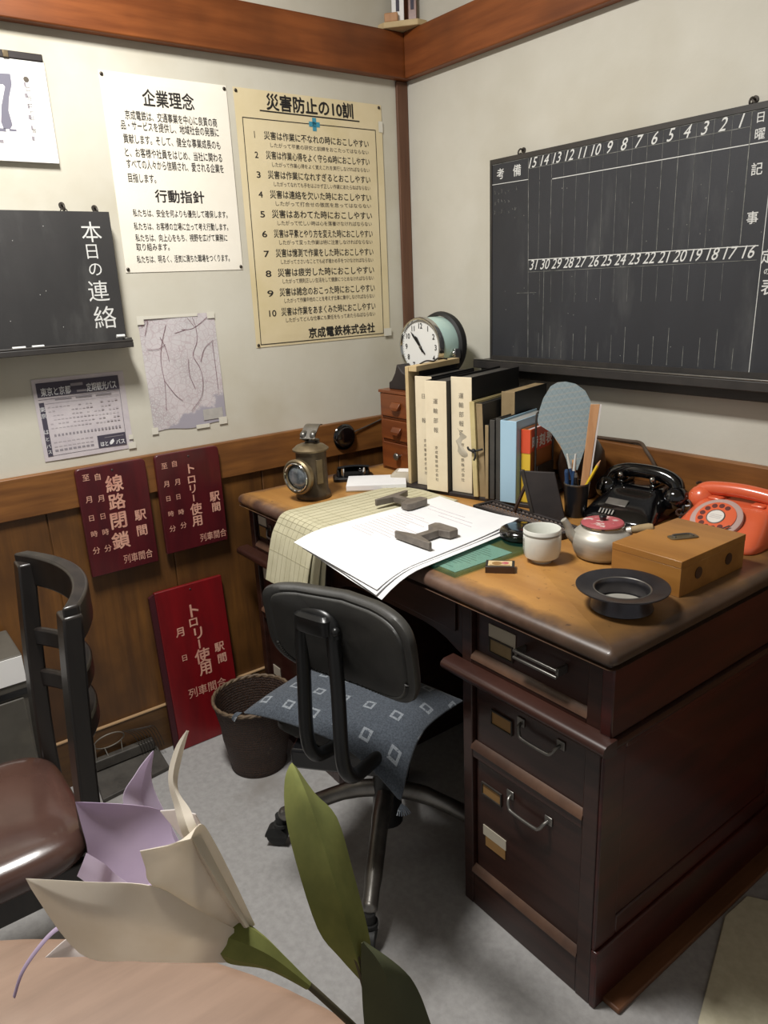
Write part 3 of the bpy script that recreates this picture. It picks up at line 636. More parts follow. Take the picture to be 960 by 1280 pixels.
# ------------------------------------------------------------------ swivel chair pushed up to the desk
cb = (.79, -.765)
CH = thing('swivel_chair', 'swivel desk chair with dark grey vinyl back and caster feet at the desk', 'chair', (cb[0], cb[1], 0))
b = MB(); b.cyl((cb[0], cb[1], .10), (cb[0], cb[1], .24), .036, .030); b.cyl((cb[0], cb[1], .24), (cb[0] + .02, cb[1] - .03, .40), .020)
b.build('column', M['tubing'], CH, world=True)
for k in range(4):
    a = R(-46 + 90 * k); d = Vector((math.cos(a), math.sin(a), 0)); c = Vector((cb[0], cb[1], 0))
    rr = .265 if k != 3 else .265
    pth = smooth_path([c + d * .02 + Vector((0, 0, .185)), c + d * .09 + Vector((0, 0, .172)), c + d * .19 + Vector((0, 0, .125)), c + d * (rr - .012) + Vector((0, 0, .092))], 5)
    lg = MB().tube(pth, [.021] * 6 + [.019] * 6 + [.017] * 4, 10).ball(c + d * (rr - .012) + Vector((0, 0, .092)), .017).build('leg', M['steel'], CH, world=True)
    e = c + d * rr; w = Vector((-d.y, d.x, 0))
    cs = MB(); cs.cyl(e + Vector((0, 0, .055)), e + Vector((0, 0, .088)), .013); cs.cyl(e + Vector((0, 0, .058)), e + Vector((0, 0, .066)), .018)
    wc = e + d * .012 + Vector((0, 0, .029))
    cs.loft([[wc + w * s + (d * math.cos(2 * PI * j / 24) + Vector((0, 0, 1)) * math.sin(2 * PI * j / 24)) * q for j in range(24)] for s, q in ((-.011, .018), (-.009, .026), (.009, .026), (.011, .018))])
    cs.loft([[wc + w * s + (d * math.cos(PI * j / 12) * q + Vector((0, 0, 1)) * math.sin(PI * j / 12) * q) for j in range(13)] for s, q in ((-.0135, .028), (.0135, .028))])
    tag(cs.build('caster', M['black_rubber'], lg, world=True), 'dark caster wheel')
sc_, rot = (.845, -.865), R(16)
MB(T(sc_[0], sc_[1], 0) @ RZ(R(40))).box(-.115, .115, -.115, .115, .385, .43).build('seat_mechanism', M['black'], CH, world=True, bevel=.006)
MB(T(.838, -.873, 0) @ RZ(R(20.6))).loft([rrect(0, 0, .135, .105, .431, 5), rrect(0, 0, .145, .112, .438, 5), rrect(0, 0, .145, .112, .450, 5), rrect(0, 0, .135, .105, .459, 5)]).build('seat', M['vinyl'], CH, world=True)
# backrest: a D-shaped padded shell, hollow towards the sitter
bm_ = T(1.012, -.979, .730) @ RZ(rot) @ RX(R(7))
def back_out(a, k=1.0):
    c, s = math.cos(a), math.sin(a)
    p = 2.7 if s < 0 else (5.0 if c > 0 else 9.0)
    u = .162 * math.copysign(abs(c) ** (2 / p), c); v = (.088 if s > 0 else .098) * math.copysign(abs(s) ** (2 / p), s)
    if s > 0: u *= 1.0 + .02 * s
    return u * k, v * k
def back_pt(u, v, w): return (u, w - 1.5 * u * u, v)
b = MB(bm_); n = 56; rg = []
for k, w in ((.02, .016), (.55, .016), (.9, .014), (.985, .008), (1.0, .0), (.985, -.008), (.93, -.013), (.88, -.013), (.865, -.0165), (.84, -.018), (.5, -.018), (.02, -.018)):
    rg.append([back_pt(*back_out(2 * PI * j / n, k), -w * -1) for j in range(n)])
b.loft(rg); bo = b.build('backrest', M['vinyl'], CH, world=True)
b = MB(bm_); k = 0
for j in range(60):   # gathered pleats of the cover round the lower rim
    a = PI * 1.06 + j * (PI * .88) / 59
    u, v = back_out(a, .905); u2, v2 = back_out(a, .865)
    b.tube([back_pt(u, v, -.0125), back_pt((u + u2) / 2, (v + v2) / 2, -.0165), back_pt(u2, v2, -.0165)], .0019, 5)
b.build('pleat', M['vinyl'], bo, world=True)
b = MB(); tl = [(.925, -1.028, .748), (.925, -1.032, .64), (.932, -1.040, .52), (.935, -1.030, .478), (.925, -1.0, .462), (.90, -.93, .452)]
tr = [(.995, -1.008, .748), (1.010, -1.015, .64), (1.030, -1.028, .52), (1.030, -1.016, .478), (1.018, -.985, .462), (.985, -.91, .452)]
MB().tube(smooth_path(tl, 6), .0132, 14).build('support_tube', M['tubing'], CH, world=True)
MB().tube(smooth_path(tr, 6), .0132, 14).build('support_tube', M['tubing'], CH, world=True)
b = MB(); b.tube(smooth_path([(.919, -1.027, .732), (.924, -1.028, .758), (.942, -1.024, .768), (.977, -1.014, .768), (.995, -1.008, .758), (1.000, -1.007, .732)], 6), .0135, 12)
b.ball((.909, -1.031, .748), .007); b.ball((1.010, -1.012, .748), .008); b.loft([rrect(.9605, -1.015, .036, .022, z, 5) for z in (.735,)] + [rrect(.9605, -1.015, .040, .026, z, 5) for z in (.740, .766)] + [rrect(.9605, -1.015, .034, .020, .772, 5)], M=T(.9605, -1.015, 0) @ RZ(R(16)) @ T(-.9605, 1.015, 0))
b.build('bracket', M['tubing'], CH, world=True)

# cushion lying on the seat, corners drooping over its edge
ZB = thing('seat_cushion', 'slate blue flat cushion with white square pattern on the swivel chair', 'cushion', (.838, -.873, .4605), R(20.6))
hw, hd_ = .192, .132
def cush(s, t, up):
    u = (s - .5) * 2; v = (t - .5) * 2
    r4_ = (abs(u) ** 4 + abs(v) ** 4)
    puff = max(0, (1 - u ** 4)) ** .6 * max(0, (1 - v ** 4)) ** .6
    ox = u * hw * (1 - .07 * (1 - v * v)); oy = v * hd_ * (1 - .07 * (1 - u * u))
    droop = -.075 * max(0, (u * -v) if (u > 0 and v < 0) else 0) ** 2 - .012 * (u * v) ** 2
    bend = .010 * max(0, v) ** 2 + .006 * math.sin(3 * u + 2 * v)
    return (ox, oy, .014 + droop + bend * .6 + (.030 * puff + .002 if up else -.0 * puff - .001))
g = 22; b = MB(); top = [[cush(i / g, j / g, 1) for j in range(g + 1)] for i in range(g + 1)]; bot = [[cush(i / g, j / g, 0) for j in range(g + 1)] for i in range(g + 1)]
W = g + 1; vv = [p for r_ in top for p in r_] + [p for r_ in bot for p in r_]; ff = []
for i in range(g):
    for j in range(g):
        a = (i * W + j, (i + 1) * W + j, (i + 1) * W + j + 1, i * W + j + 1); ff.append(a); ff.append(tuple(W * W + q for q in reversed(a)))
ed = [i * W for i in range(g + 1)] + [g * W + j for j in range(1, W)] + [i * W + g for i in range(g - 1, -1, -1)] + [j for j in range(g - 1, 0, -1)]
for a in range(len(ed)):
    p, q = ed[a], ed[(a + 1) % len(ed)]; ff.append((q, p, W * W + p, W * W + q))
b.add(vv, ff); b.build('cover', M['zabuton'], ZB, subsurf=1, angle=180)
for sx_, sy_ in ((1, -1), (-1, -1), (1, 1), (-1, 1)):
    b = MB(); c = Vector(cush((sx_ + 1) / 2, (sy_ + 1) / 2, 1))
    for q in range(7):
        a = math.atan2(sy_, sx_) + (q - 3) * .22
        b.tube([c, c + Vector((math.cos(a) * .012, math.sin(a) * .012, -.002)), c + Vector((math.cos(a) * .021, math.sin(a) * .021, -.010))], .0011, 5)
    b.build('tassel', M['zabuton'], ZB)

# ------------------------------------------------------------------ wooden chair at the left
WC = thing('wooden_chair', 'black wooden ladder-back chair with brown leatherette seat by the panelled wall', 'chair', (.70, -1.60, 0))
def post(x): return smooth_path([(x, -1.385, 0), (x, -1.405, .22), (x, -1.412, .45), (x, -1.402, .65), (x, -1.386, .845)], 5)
for x in (.545, .845):
    p = post(x); rg = []
    for i, c in enumerate(p):
        h = .025 if i < 12 else .025 - .004 * (i - 12) / (len(p) - 13)
        rg.append([(c.x + sx_ * h, c.y + sy_ * .015, c.z) for sx_, sy_ in ((-1, -1), (1, -1), (1, 1), (-1, 1))])
    MB().loft(rg).build('leg', M['chair_wood'], WC, world=True, bevel=.004)
for x in (.555, .845):
    rg = [[(x + sx_ * h, -1.775 + sy_ * h, z) for sx_, sy_ in ((-1, -1), (1, -1), (1, 1), (-1, 1))] for z, h in ((0, .014), (.2, .017), (.40, .021))]
    MB().loft(rg).build('leg', M['chair_wood'], WC, world=True, bevel=.004)
def ladder(z0, z1, name, dx, dep, th, ends=0.0):
    rg = []
    for i in range(17):
        t = i / 16; x = .545 - dx + (.30 + 2 * dx) * t; bow = dep * (1 - (2 * t - 1) ** 2); y = -1.386 - (.845 - (z0 + z1) / 2) * .045 + bow
        rg.append([(x, y - th / 2, z0 + ends * (2 * t - 1) ** 4), (x, y + th / 2, z0 + ends * (2 * t - 1) ** 4), (x, y + th / 2, z1), (x, y - th / 2, z1)])
    return MB().loft(rg).build(name, M['chair_wood'], WC, world=True, bevel=.004)
ladder(.800, .860, 'top_rail', .016, .050, .026)
ladder(.685, .72, 'back_slat', -.018, .050, .016); ladder(.60, .635, 'back_slat', -.018, .050, .016)
MB().box(.5635, .8365, -1.425, -1.40, .36, .41).box(.5635, .8365, -1.785, -1.765, .36, .41).box(.545, .563, -1.76, -1.43, .36, .41).box(.837, .855, -1.76, -1.43, .36, .41).build('seat_frame', M['chair_wood'], WC, world=True, bevel=.003)
MB().box(.838, .852, -1.765, -1.42, .17, .20).box(.548, .562, -1.765, -1.42, .17, .20).build('stretcher', M['chair_wood'], WC, world=True, bevel=.003)
b = MB(); rg = [rrect(.697, -1.605, .172 * k, .20 * k, z, 5, 48) for k, z in ((.97, .411), (1, .420), (1.01, .432), (.985, .446), (.93, .456), (.8, .464), (.5, .470), (.05, .472))]
b.loft(rg); tag(b.build('seat', M['leather'], WC, world=True), 'brown leatherette seat pad')

# ------------------------------------------------------------------ grey cabinet at the left edge, waste basket, heater, lit floor patch
GC = thing('steel_cabinet', 'low grey steel cabinet with a white label against the wood panelling', 'cabinet', (.12, -1.65, 0))
MB().box(.024, .198, -1.93, -1.374, .0, .512).build('body', M['grey_metal'], GC, world=True, bevel=.004)
MB().box(.1985, .204, -1.915, -1.389, .02, .405).build('door', M['grey_metal'], GC, world=True, bevel=.003)
tag(MB().box(.1985, .2005, -1.93, -1.376, .444, .509).build('label_card', M['paper_cal'], GC, world=True), 'white paper label strip')
MB().box(.1985, .2025, -1.93, -1.379, .412, .426).build('door_gap', M['black'], GC, world=True)

WB = thing('waste_basket', 'round dark woven waste basket on the floor beside the desk', 'basket', (.262, -.835, 0))
def seg(prof, n=40, M_=None): return MB(M_).lathe(prof, n)
zz = [0, .004, .02, .06, .10, .14, .18, .215]
prof = [(.078 + .032 * (z / .215) + .002 * math.sin(i * 2.1), z) for i, z in enumerate(zz)] + [(.104, .215), (.100, .18), (.090, .10), (.080, .03), (.076, .010), (.01, .009)]
MB().lathe(prof, 48, cap=True).build('basket_body', M['wicker'], WB)
n = 60; b = MB()
for ph in (0, PI):
    b.tube([((.110 + .002 * math.cos(14 * 2 * PI * j / n + ph)) * math.cos(2 * PI * j / n), .110 * math.sin(2 * PI * j / n), .217 + .003 * math.sin(14 * 2 * PI * j / n + ph)) for j in range(n)], .0042, 8, closed=True)
b.build('rim', M['wicker_rim'], WB)

HT = thing('floor_heater', 'small dark grey metal floor heater with a wire guard by the baseboard', 'heater', (.085, -1.148, 0))
b = MB(); b.loft([[(.030, -1.235, 0), (.152, -1.248, 0), (.128, -1.052, 0), (.030, -1.050, 0)], [(.030, -1.235, .030), (.152, -1.248, .012), (.128, -1.052, .012), (.030, -1.050, .030)]])
b.build('base', M['grey_dark'], HT, world=True, bevel=.002)
MB().box(.024, .046, -1.232, -1.060, .0305, .062).build('back_rail', M['grey_dark'], HT, world=True, bevel=.003)
b = MB()
for k in range(9):
    y0 = -1.128 + .008 * k
    b.tube(smooth_path([(.034, y0 - .012, .120 - .002 * k), (.040, y0 + .012, .10), (.046, y0 + .026, .060), (.050, y0 + .030, .034)], 5), .0011, 5)
b.build('guard_wire', M['iron'], HT, world=True)
cpt = Vector((.034, -1.180, .106)); rn = [cpt + Vector((.012 * math.sin(2 * PI * j / 40), .042 * math.cos(2 * PI * j / 40), .027 * math.sin(2 * PI * j / 40))) for j in range(40)]
b = MB(); b.tube(rn, .0019, 6, closed=True); b.tube([rn[28], (.038, -1.19, .06)], .0016, 6); b.tube([rn[18], (.040, -1.224, .06)], .0014, 6); b.tube([rn[36], (.038, -1.15, .06)], .0014, 6)
tag(b.build('guard_ring', M['wire'], HT, world=True), 'pale wire ring')

b = MB(); pl = [(1.389, -.333), (1.389, -.253), (1.43, -.225), (2.3, -.15), (2.3, -1.0), (1.484, -.594)]
pl = [(1.484, -.594), (2.2, -.93), (2.2, -.20), (1.43, -.226), (1.392, -.25), (1.390, -.335)]
b.prism(pl, 0.0, .006)  # thin slab added where the floor is lit; its pale colour carries the light
tag(b.build('floor_mat', M['mat_green'], bevel=.002), 'pale greenish mat on the floor to the right of the desk', 'mat')

# ------------------------------------------------------------------ left wall
def paper_sheet(E, name, u0, u1, v0, v1, mt, amp, ink=None, curl=0.0, ph=0.0, th=.0005):
    """hung sheet with slight buckles; returns (builder, warp) so that print can follow the same surface"""
    def warp(u, v):
        s = (u - u0) / (u1 - u0); t = (v - v0) / (v1 - v0)
        return .0015 + amp * (.5 + .5 * math.sin(5.5 * s + 3 * t + ph) * math.sin(PI * s)) * math.sin(PI * min(max(t, 0), 1)) ** .5 + curl * max(0, .12 - t) ** 2 * 60 * s
    b = MB()
    b.surf(lambda s, t: (u0 + (u1 - u0) * s, v0 + (v1 - v0) * t, warp(u0 + (u1 - u0) * s, v0 + (v1 - v0) * t)), 18, 22, th)
    return b, (lambda u, v: warp(u, v) + .0005)
def pins(E, pts, z=.002, r=.0045):
    for u, v in pts:
        MB().ball((u, v, z + .001), (r, r, r * .6), 12, 8).build('drawing_pin', M['pin'], E)

# white company-principles poster
E = thing('wall_poster', 'white hand-lettered poster with two black headings pinned beside the wall calendar', 'poster', (0, -.775, 1.36), frame='L')
b, wp = paper_sheet(E, 'sheet', -.163, .166, .0, .458, 0, .004, ph=1.0)
for i, (s, u0, u1, v, h) in enumerate(T_PHIL): b.line_text(s, u0, u1, v, h, 1, 0, None, .018 if i in (0, 7) else .010, warp=wp)
b.build('sheet', [M['paper_white'], M['ink']], E, smooth=False)
pins(E, [(-.157, .450), (.160, .450), (-.157, .008), (.160, .008)])
# cream ten-rules poster
E = thing('wall_poster', 'large cream poster with ten numbered rules and a small blue cross near the room corner', 'poster', (0, -.344, 1.143), frame='L')
b, wp = paper_sheet(E, 'sheet', -.245, .243, 0, .675, 0, .005, ph=0.4)
for i, (s, u0, u1, v, h) in enumerate(T_RULES):
    mi = 1 if (i == 0 or i == 31 or i % 3 != 0) else 2
    if i == 1: b.rect(-.1945, -.1925, v - h * .42, v + h * .42, 1, wp(-.194, v)); continue
    b.line_text(s, u0, u1, v, h, mi, 0, None, .028 if i in (0, 31) else (.012 if mi == 1 else .004), warp=wp)
fr = RULE_FRAME
def wstroke(b, pts, w, m, closed=False, n=12):
    k = len(pts); q = []
    for i in range(k if closed else k - 1):
        a, c = Vector(pts[i][:2]), Vector(pts[(i + 1) % k][:2])
        for j in range(n):
            p, r_ = a.lerp(c, j / n), a.lerp(c, (j + 1) / n); d = (r_ - p).normalized(); nn = Vector((-d.y, d.x)) * w / 2
            pts4 = [p - nn - d * w * .2, r_ - nn + d * w * .2, r_ + nn + d * w * .2, p + nn - d * w * .2]
            b.add([(t.x, t.y, wp(t.x, t.y)) for t in pts4], [(0, 1, 2, 3)], m)
wstroke(b, fr[:4], .0022, 1, True); wstroke(b, fr[4:6], .0035, 1)
cx, cy = fr[6]; zc = wp(cx, cy) + .0003
b.rect(cx - .018, cx + .018, cy - .0065, cy + .0065, 3, zc); b.rect(cx - .0065, cx + .0065, cy - .017, cy + .017, 3, zc)
b.build('sheet', [M['paper_cream'], M['ink'], M['ink_soft'], M['blue']], E, smooth=False)
pins(E, [(-.238, .667), (.234, .667), (-.238, .007), (.236, .007)])
MB().rect(.215, .246, .0, .024, 0, .0075).build('tape', M['tape'], E); MB().rect(.229, .245, .60, .63, 0, .0045).build('tape', M['tape'], E)

# page-a-day calendar
E = thing('wall_calendar', 'white tear-off wall calendar with a big grey numeral hanging at the left edge', 'calendar', (0, -1.21, 1.607), frame='L')
b = MB(); b.box(-.148, .147, 0, .208, .002, .0125, 0)
for s, u, v, h in S_CAL: b.char(s, u, v, h, 1, .0129)
c7 = CAL7
s7 = c7[3:]; nn7 = len(s7)
b.add([(u, v, .0129) for u, v in s7], [tuple(range(nn7 - 1, -1, -1))], 2)            # right hand numeral of the date
g2, f2 = glyphs('2', .0); w2 = (c7[0][1] - c7[1][1]) / .70
b.add([(-.118 + p[0] * w2 * 1.1, c7[1][1] + p[1] * w2, .0129) for p in g2], f2, 2)
for k in range(6): b.rect(-.06 + .022 * k, -.045 + .022 * k, .0595 + .002 * (k % 2), .066, 2, .0129)
b.ball((c7[2][0], c7[2][1], .0129), (.006, .006, .0002), 12, 4, 1)
for k in range(6): b.rect(.095 + .002 * (k % 2), .101, .045 + .022 * k, .054 + .022 * k, 3, .0129)
for k in range(7): b.rect(-.10 + .02 * k, -.086 + .02 * k, .036, .0425, 3, .0129)
b.build('page_block', [M['paper_cal'], M['ink_soft'], M['ink_cal'], M['ink_grey']], E)
b = MB(); b.box(-.150, .146, .2085, .224, .001, .015); b.build('top_bar', M['board_dark'], E, bevel=.002)
tag(MB().box(.062, .074, .209, .222, .0152, .0175).build('clip', M['brass'], E, bevel=.001), 'small brass clip')
b = MB(); b.tube([(-.06, .224, .006), (-.002, .262, .004), (.056, .224, .006)], .0009, 6); b.build('cord', M['steel'], E)

# message blackboard
E = thing('message_board', 'small blackboard with five chalked characters above the pasted map on the panelled wall', 'blackboard', (0, -1.25, 1.19), frame='L')
b = MB(); b.box(-.32, .276, .004, .31, .032, .045, 0); b.box(-.32, .276, .004, .31, .001, .0318, 1)
b.build('board', [M['board_left'], M['board_frame']], E, bevel=.001)
b = MB()
for s, u, v, h in S_LB: b.char(s, u, v, h, 0, .0455)
for k in range(14): 
    u, v = random.uniform(-.1, .25), random.uniform(.03, .29); b.ball((u, v, .0452), (.0007, .0012, .0003), 6, 4)
b.build('chalk_lettering', M['chalk'], E)
b = MB(); b.box(-.32, .282, -.010, .0035, .001, .074); b.box(-.32, .282, .0037, .009, .0705, .074); b.build('chalk_ledge', M['board_frame'], E, bevel=.0015)
b = MB(); b.box(.264, .281, .0045, .014, .048, .070); tag(b.build('corner_bracket', M['steel'], E, bevel=.001), 'steel corner bracket')
for i, (u, l) in enumerate(((-1.232, .029), (-1.19, .027))):
    o = MB().cyl((.060, u - l / 2, 1.1979), (.058, u + l / 2, 1.1979), .0042, .0040, 10).build('chalk_stick', M['chalk'])
    tag(o, ('white chalk stick on the ledge of the message board, nearer the photo edge', 'white chalk stick on the ledge of the message board, farther from the photo edge')[i], 'chalk')
o = MB().cyl((.058, -1.003, 1.2084), (.058, -.983, 1.2084), .0042, .004, 10).build('chalk_stick', M['chalk'])
tag(o, 'short chalk piece on the bracket at the message board ledge end', 'chalk')
def hook(p, label, frame):
    E = thing('wall_hook', label, 'hook', p, frame=frame)
    MB().cyl((0, 0, -.001), (0, 0, .003), .007).build('plate', M['iron'], E)
    MB().tube(smooth_path([(0, 0, .002), (0, .002, .014), (0, -.006, .022), (0, -.014, .018), (0, -.013, .011)], 5), .0022, 8).build('hook_wire', M['iron'], E)
    MB().tube([(.008 * math.cos(2 * PI * j / 20), -.016 + .008 * math.sin(2 * PI * j / 20), .013) for j in range(20)], .0014, 6, closed=True).build('ring', M['iron'], E)
hook((0, -1.07, 1.517), 'small iron hook above the message board, nearer the calendar', 'L')
hook((0, -.994, 1.512), 'small iron hook at the right corner of the message board', 'L')

# pasted map and bus notice
E = thing('wall_map', 'pale printed railway map pasted on the wall below the white poster', 'map', (0, -.82, .94), frame='L')
b = MB(); W_ = lambda s, t: .0010 + .0012 * math.sin(6 * s + 1) * math.sin(5 * t)
b.surf(lambda s, t: (-.105 + .215 * s + .004 * (1 - t) , .005 + .305 * t + .004 * math.sin(9 * s) * (1 if t < .02 else 0), W_(s, t) + .0008), 14, 18, .0005)
zz_ = lambda pts, w: b.stroke([(p.x, p.y) for p in smooth_path([(q[0], q[1], 0) for q in pts], 6)], w, 1, .0034)
for pts in ([(.045, .30), (.052, .27), (.050, .235), (.035, .20), (.050, .165), (.055, .13), (.045, .085), (.012, .05)],
            [(-.032, .285), (-.05, .235), (-.058, .19), (-.055, .13), (-.06, .06)], [(-.052, .255), (-.04, .225), (-.035, .19)],
            [(-.09, .225), (-.06, .225), (-.04, .235)], [(.098, .235), (.07, .215), (.055, .18)], [(.095, .23), (.097, .16), (.098, .10)],
            [(.02, .19), (.018, .15), (.03, .11)], [(-.055, .14), (-.03, .10), (-.01, .08)], [(.01, .27), (.045, .272), (.09, .30)], [(.03, .30), (.048, .275)], [(-.01, .262), (.02, .268)], [(-.098, .285), (-.08, .30), (-.092, .262)]):
    zz_(pts, .0013)
b.build('sheet', [M['map'], mat('map_line_ink', '7a5560', .8)], E, smooth=False)
MB().box(.045, .104, .018, .048, .0028, .0034).build('paper_patch', mat('grey_paper_patch', 'b5b1ab', .8, c2='a9a5a0', ns=40), E)
for u0, u1, v0, v1 in ((-.108, -.09, .29, .312), (.09, .115, .0, .02), (-.108, -.09, .0, .018), (.02, .06, -.003, .008), (-.09, .06, .303, .311), (.088, .11, .295, .312)): MB().box(u0, u1, v0, v1, .0034, .0039).build('tape', M['tape'], E)

E = thing('printed_notice', 'pale lilac bus timetable notice with a dark heading bar, taped above the plaques', 'notice', (0, -1.1, .925), frame='L')
b = MB(); b.surf(lambda s, t: (-.108 + .226 * s, -.012 + .205 * t, .0018 + .0009 * math.sin(4 * s + 2 * t)), 10, 10, .0004)
Z = .0031; bx = BUSBOX
b.rect(-.0992, .1027, .1480, .1830, 1, Z)                         # heading bar
for s, u0, u1, v, h in T_BUS[:2]: b.line_text(s, u0, u1, v, h, 2, Z + .0004, None, .01)
b.rect(-.018, .012, .168, .175, 3, Z + .0004); b.rect(-.005, .02, .152, .157, 3, Z + .0004)
b.rect(-.099, -.087, .000, .1350, 1, Z)
for s, u, v, h in S_BUS: b.char(s, u, v, h, 2, Z + .0004)
b.rect(.027, .1005, .0018, .034, 1, Z)
for s, u0, u1, v, h in T_BUS[2:]: b.line_text(s, u0, u1, v, h, 2, Z + .0004, None, .02)
# small winged emblem between the two words
b.add([(.058, .006, Z + .0004), (.064, .008, Z + .0004), (.069, .014, Z + .0004), (.067, .021, Z + .0004), (.060, .017, Z + .0004), (.056, .011, Z + .0004)], [(0, 1, 2, 3, 4, 5)], 2)
b.rect(.045, .095, .026, .0275, 3, Z + .0004)
b.stroke([(-.099, .142), (.101, .144)], .0008, 1, Z); b.stroke([(.1018, .147), (.1005, .034)], .0008, 1, Z); b.stroke([(-.088, .0008), (.10, .0014)], .0008, 1, Z)
b.stroke([(-.085, .131), (.098, .133)], .0006, 3, Z)
for k in range(3): b.rect(-.06 + .05 * k, -.02 + .05 * k, .138, .1405, 3, Z)
for r_ in range(6):
    for k in range(19):
        if random.random() < .8: b.rect(-.08 + .0092 * k, -.08 + .0092 * k + .0062, .068 + .0105 * r_, .068 + .0105 * r_ + .0011 + .0025 * random.random(), 4, Z)
for k in range(19): b.rect(-.076 + .009 * k, -.071 + .009 * k, .048, .0535, 3, Z)
for r_ in range(3):
    for k in range(9): b.rect(-.08 + .011 * k, -.08 + .011 * k + .008, .010 + .011 * r_, .010 + .011 * r_ + (.005 if r_ == 0 else .0025), 3 if r_ == 0 else 4, Z)
b.build('sheet', [M['paper_grey'], M['ink_navy'], M['paper'], M['ink_grey'], mat('pale_grey_print', 'b0a8ab', .8)], E, smooth=False)
for q in ((.104, .124, -.013, .004), (.108, .119, .012, .024)): MB().box(*q, .0036, .0041).build('tape', M['tape'], E)

# red plaques
def plaque(label, loc, w, h, rad, chars, lines, mt, tilt=None, dx=(0, 0)):
    E = thing('warning_plaque', label, 'sign', loc, frame='L')
    if tilt: E.matrix_world = E.matrix_world @ RX(tilt)
    n = 5; pl = []
    for cx, cy, a0 in ((w / 2 - rad, h - rad, 0), (-w / 2 + rad, h - rad, 90), (-w / 2 + .003, .003, 180), (w / 2 - .003, .003, 270)):
        r_ = rad if cy > .01 else .003
        for q in range(n): a = R(a0 + 90 * q / (n - 1)); pl.append((cx + r_ * math.cos(a) + dx[0], cy + r_ * math.sin(a)))
    MB().prism(pl, .0, .014).build('board', M[mt], E, bevel=.002)
    b = MB()
    for s, u, v, hh in chars: b.char(s, u, v, hh * ((.86 if s in 'トロリ使用' and not tilt else 1) if hh > .025 else .84), 0, .0146, None, .022 if hh > .025 else 0.008)
    for s, u0, u1, v, hh in lines: b.line_text(s, u0 + .004, u1 - .004, v, hh * .88, 0, .0146, None, .006)
    b.build('lettering', M['sign_ink'], E)
    MB().ball((0.002 + dx[0], h - .016, .0146), (.003, .003, .0012), 10, 6).build('nail', M['iron'], E)
    return E
plaque('dark red plaque hung below the bus notice, white characters in five columns', (.023, -1.06, .593), .182, .294, .012, S1, S1L, 'red')
plaque('dark red plaque hung below the map, nearer the desk, white characters', (.023, -.85, .605), .186, .283, .012, S2, S2L, 'red')
P3 = plaque('tall bright red plaque standing on the floor, leaning against the wood panelling', (.050, -.89, .0), .205, .498, .003, [(s, u, v, h) for s, u, v, h in S3], S3L, 'red_bright', tilt=-R(4.2))
MB().prism([(-.119, .004), (-.1032, .004), (-.1032, .494), (-.119, .486)], .0, .012).build('side_board', M['red_dark'], P3)

# ------------------------------------------------------------------ right wall: the big schedule blackboard
E = thing('schedule_blackboard', 'large blackboard ruled with numbers 1 to 31 on the wall above the desk', 'blackboard', (.95, 0, 1.08), frame='R')
b = MB(); X0, X1, V1 = -.558, .95, .535
b.box(X0 + .008, X1 - .008, .012, V1 - .012, .012, .030, 0); b.box(X0, X1, 0, V1, .010, .0118, 1)
for q in ((X0, X1, V1 - .012, V1), (X0, X1, 0, .012), (X0, X0 + .008, .012, V1 - .012), (X1 - .008, X1, .012, V1 - .012)): b.box(q[0], q[1], q[2], q[3], .0118, .032, 1)
b.build('board', [M['board'], M['board_frame']], E)
b = MB(); Z = .0305
nx0, nx1 = -.403, .151; st = nx1 - nx0; sp = .554 / 14
cl0 = -.419; cw = (.171 - cl0) / 15.0
for i in range(1, 16):
    b.char(str(i), nx1 - (i - 1) * sp, .5085, .0245 if i > 9 else .026, 0, Z, None, .006, .35, True, .92)
s2 = (1.141 - .555) / 15
for i in range(16, 32):
    b.char(str(i), .191 - (i - 16) * s2, .257, .026, 0, Z, None, .006, .35, True, .86)
for s, u, v, h in S_RB: b.char(s, u, v, h, 0, Z, None, .01)
L1 = lambda p, w=.0013, m=0: b.stroke(p, w, m, Z)
L1([(X0 + .008, .5215), (.24, .5215)], .001, 1); L1([(cl0, .4955), (.172, .4945)], .0013, 1); L1([(-.337, .461), (.24, .462)], .0018, 0)
L1([(X0 + .008, .472), (cl0, .470)], .0015, 0); L1([(-.414, .270), (.21, .268)], .0018, 0); L1([(-.414, .239), (.21, .240)], .0011, 1)
L1([(cl0, .5215), (cl0 + .008, .012)], .0016, 1); L1([(.171, .521), (.171, .272)], .0018, 1); L1([(.222, .52), (.217, .012)], .0014, 0)
for i in range(1, 15):
    x = cl0 + cw * i; hi_ = i in (2, 10, 11)
    L1([(x, .5205), (x, .465)], .0008, 1); L1([(x, .46), (x, .272)], .0014 if hi_ else .0008, 1)
    x2 = cl0 + .006 + (.217 - cl0 - .006) / 16 * i
    L1([(x2, .236), (x2, .16)], .0007, 1); L1([(x2, .06 + .02 * (i % 3)), (x2, .016)], .0013 if i > 3 else .0008, 1)
x2 = cl0 + .006 + (.217 - cl0 - .006) / 16 * 15; L1([(x2, .06), (x2, .016)], .0012, 1)
L1([(cl0 + .06, .27), (cl0 + .06, .014)], .0014, 1); L1([(-.455, .185), (-.385, .1855)], .001, 1)
for r_ in range(3):                                                # half wiped chalk scribbles in the remarks column
    for k in range(7):
        u, v = X0 + .018 + .013 * k, .450 - .024 * r_ + random.uniform(-.003, .003)
        if r_ == 1 and k > 4: continue
        b.stroke([(u + random.uniform(-.004, .004), v + random.uniform(-.006, .006)) for _ in range(4)], .0009, 1, Z)
for k in range(40):
    u, v = random.uniform(-.5, .3), random.uniform(.03, .45); b.ball((u, v, Z), (.0012, .0014, .0002), 6, 4, 1)
b.build('chalk_lettering', [M['chalk'], M['chalk_line']], E)
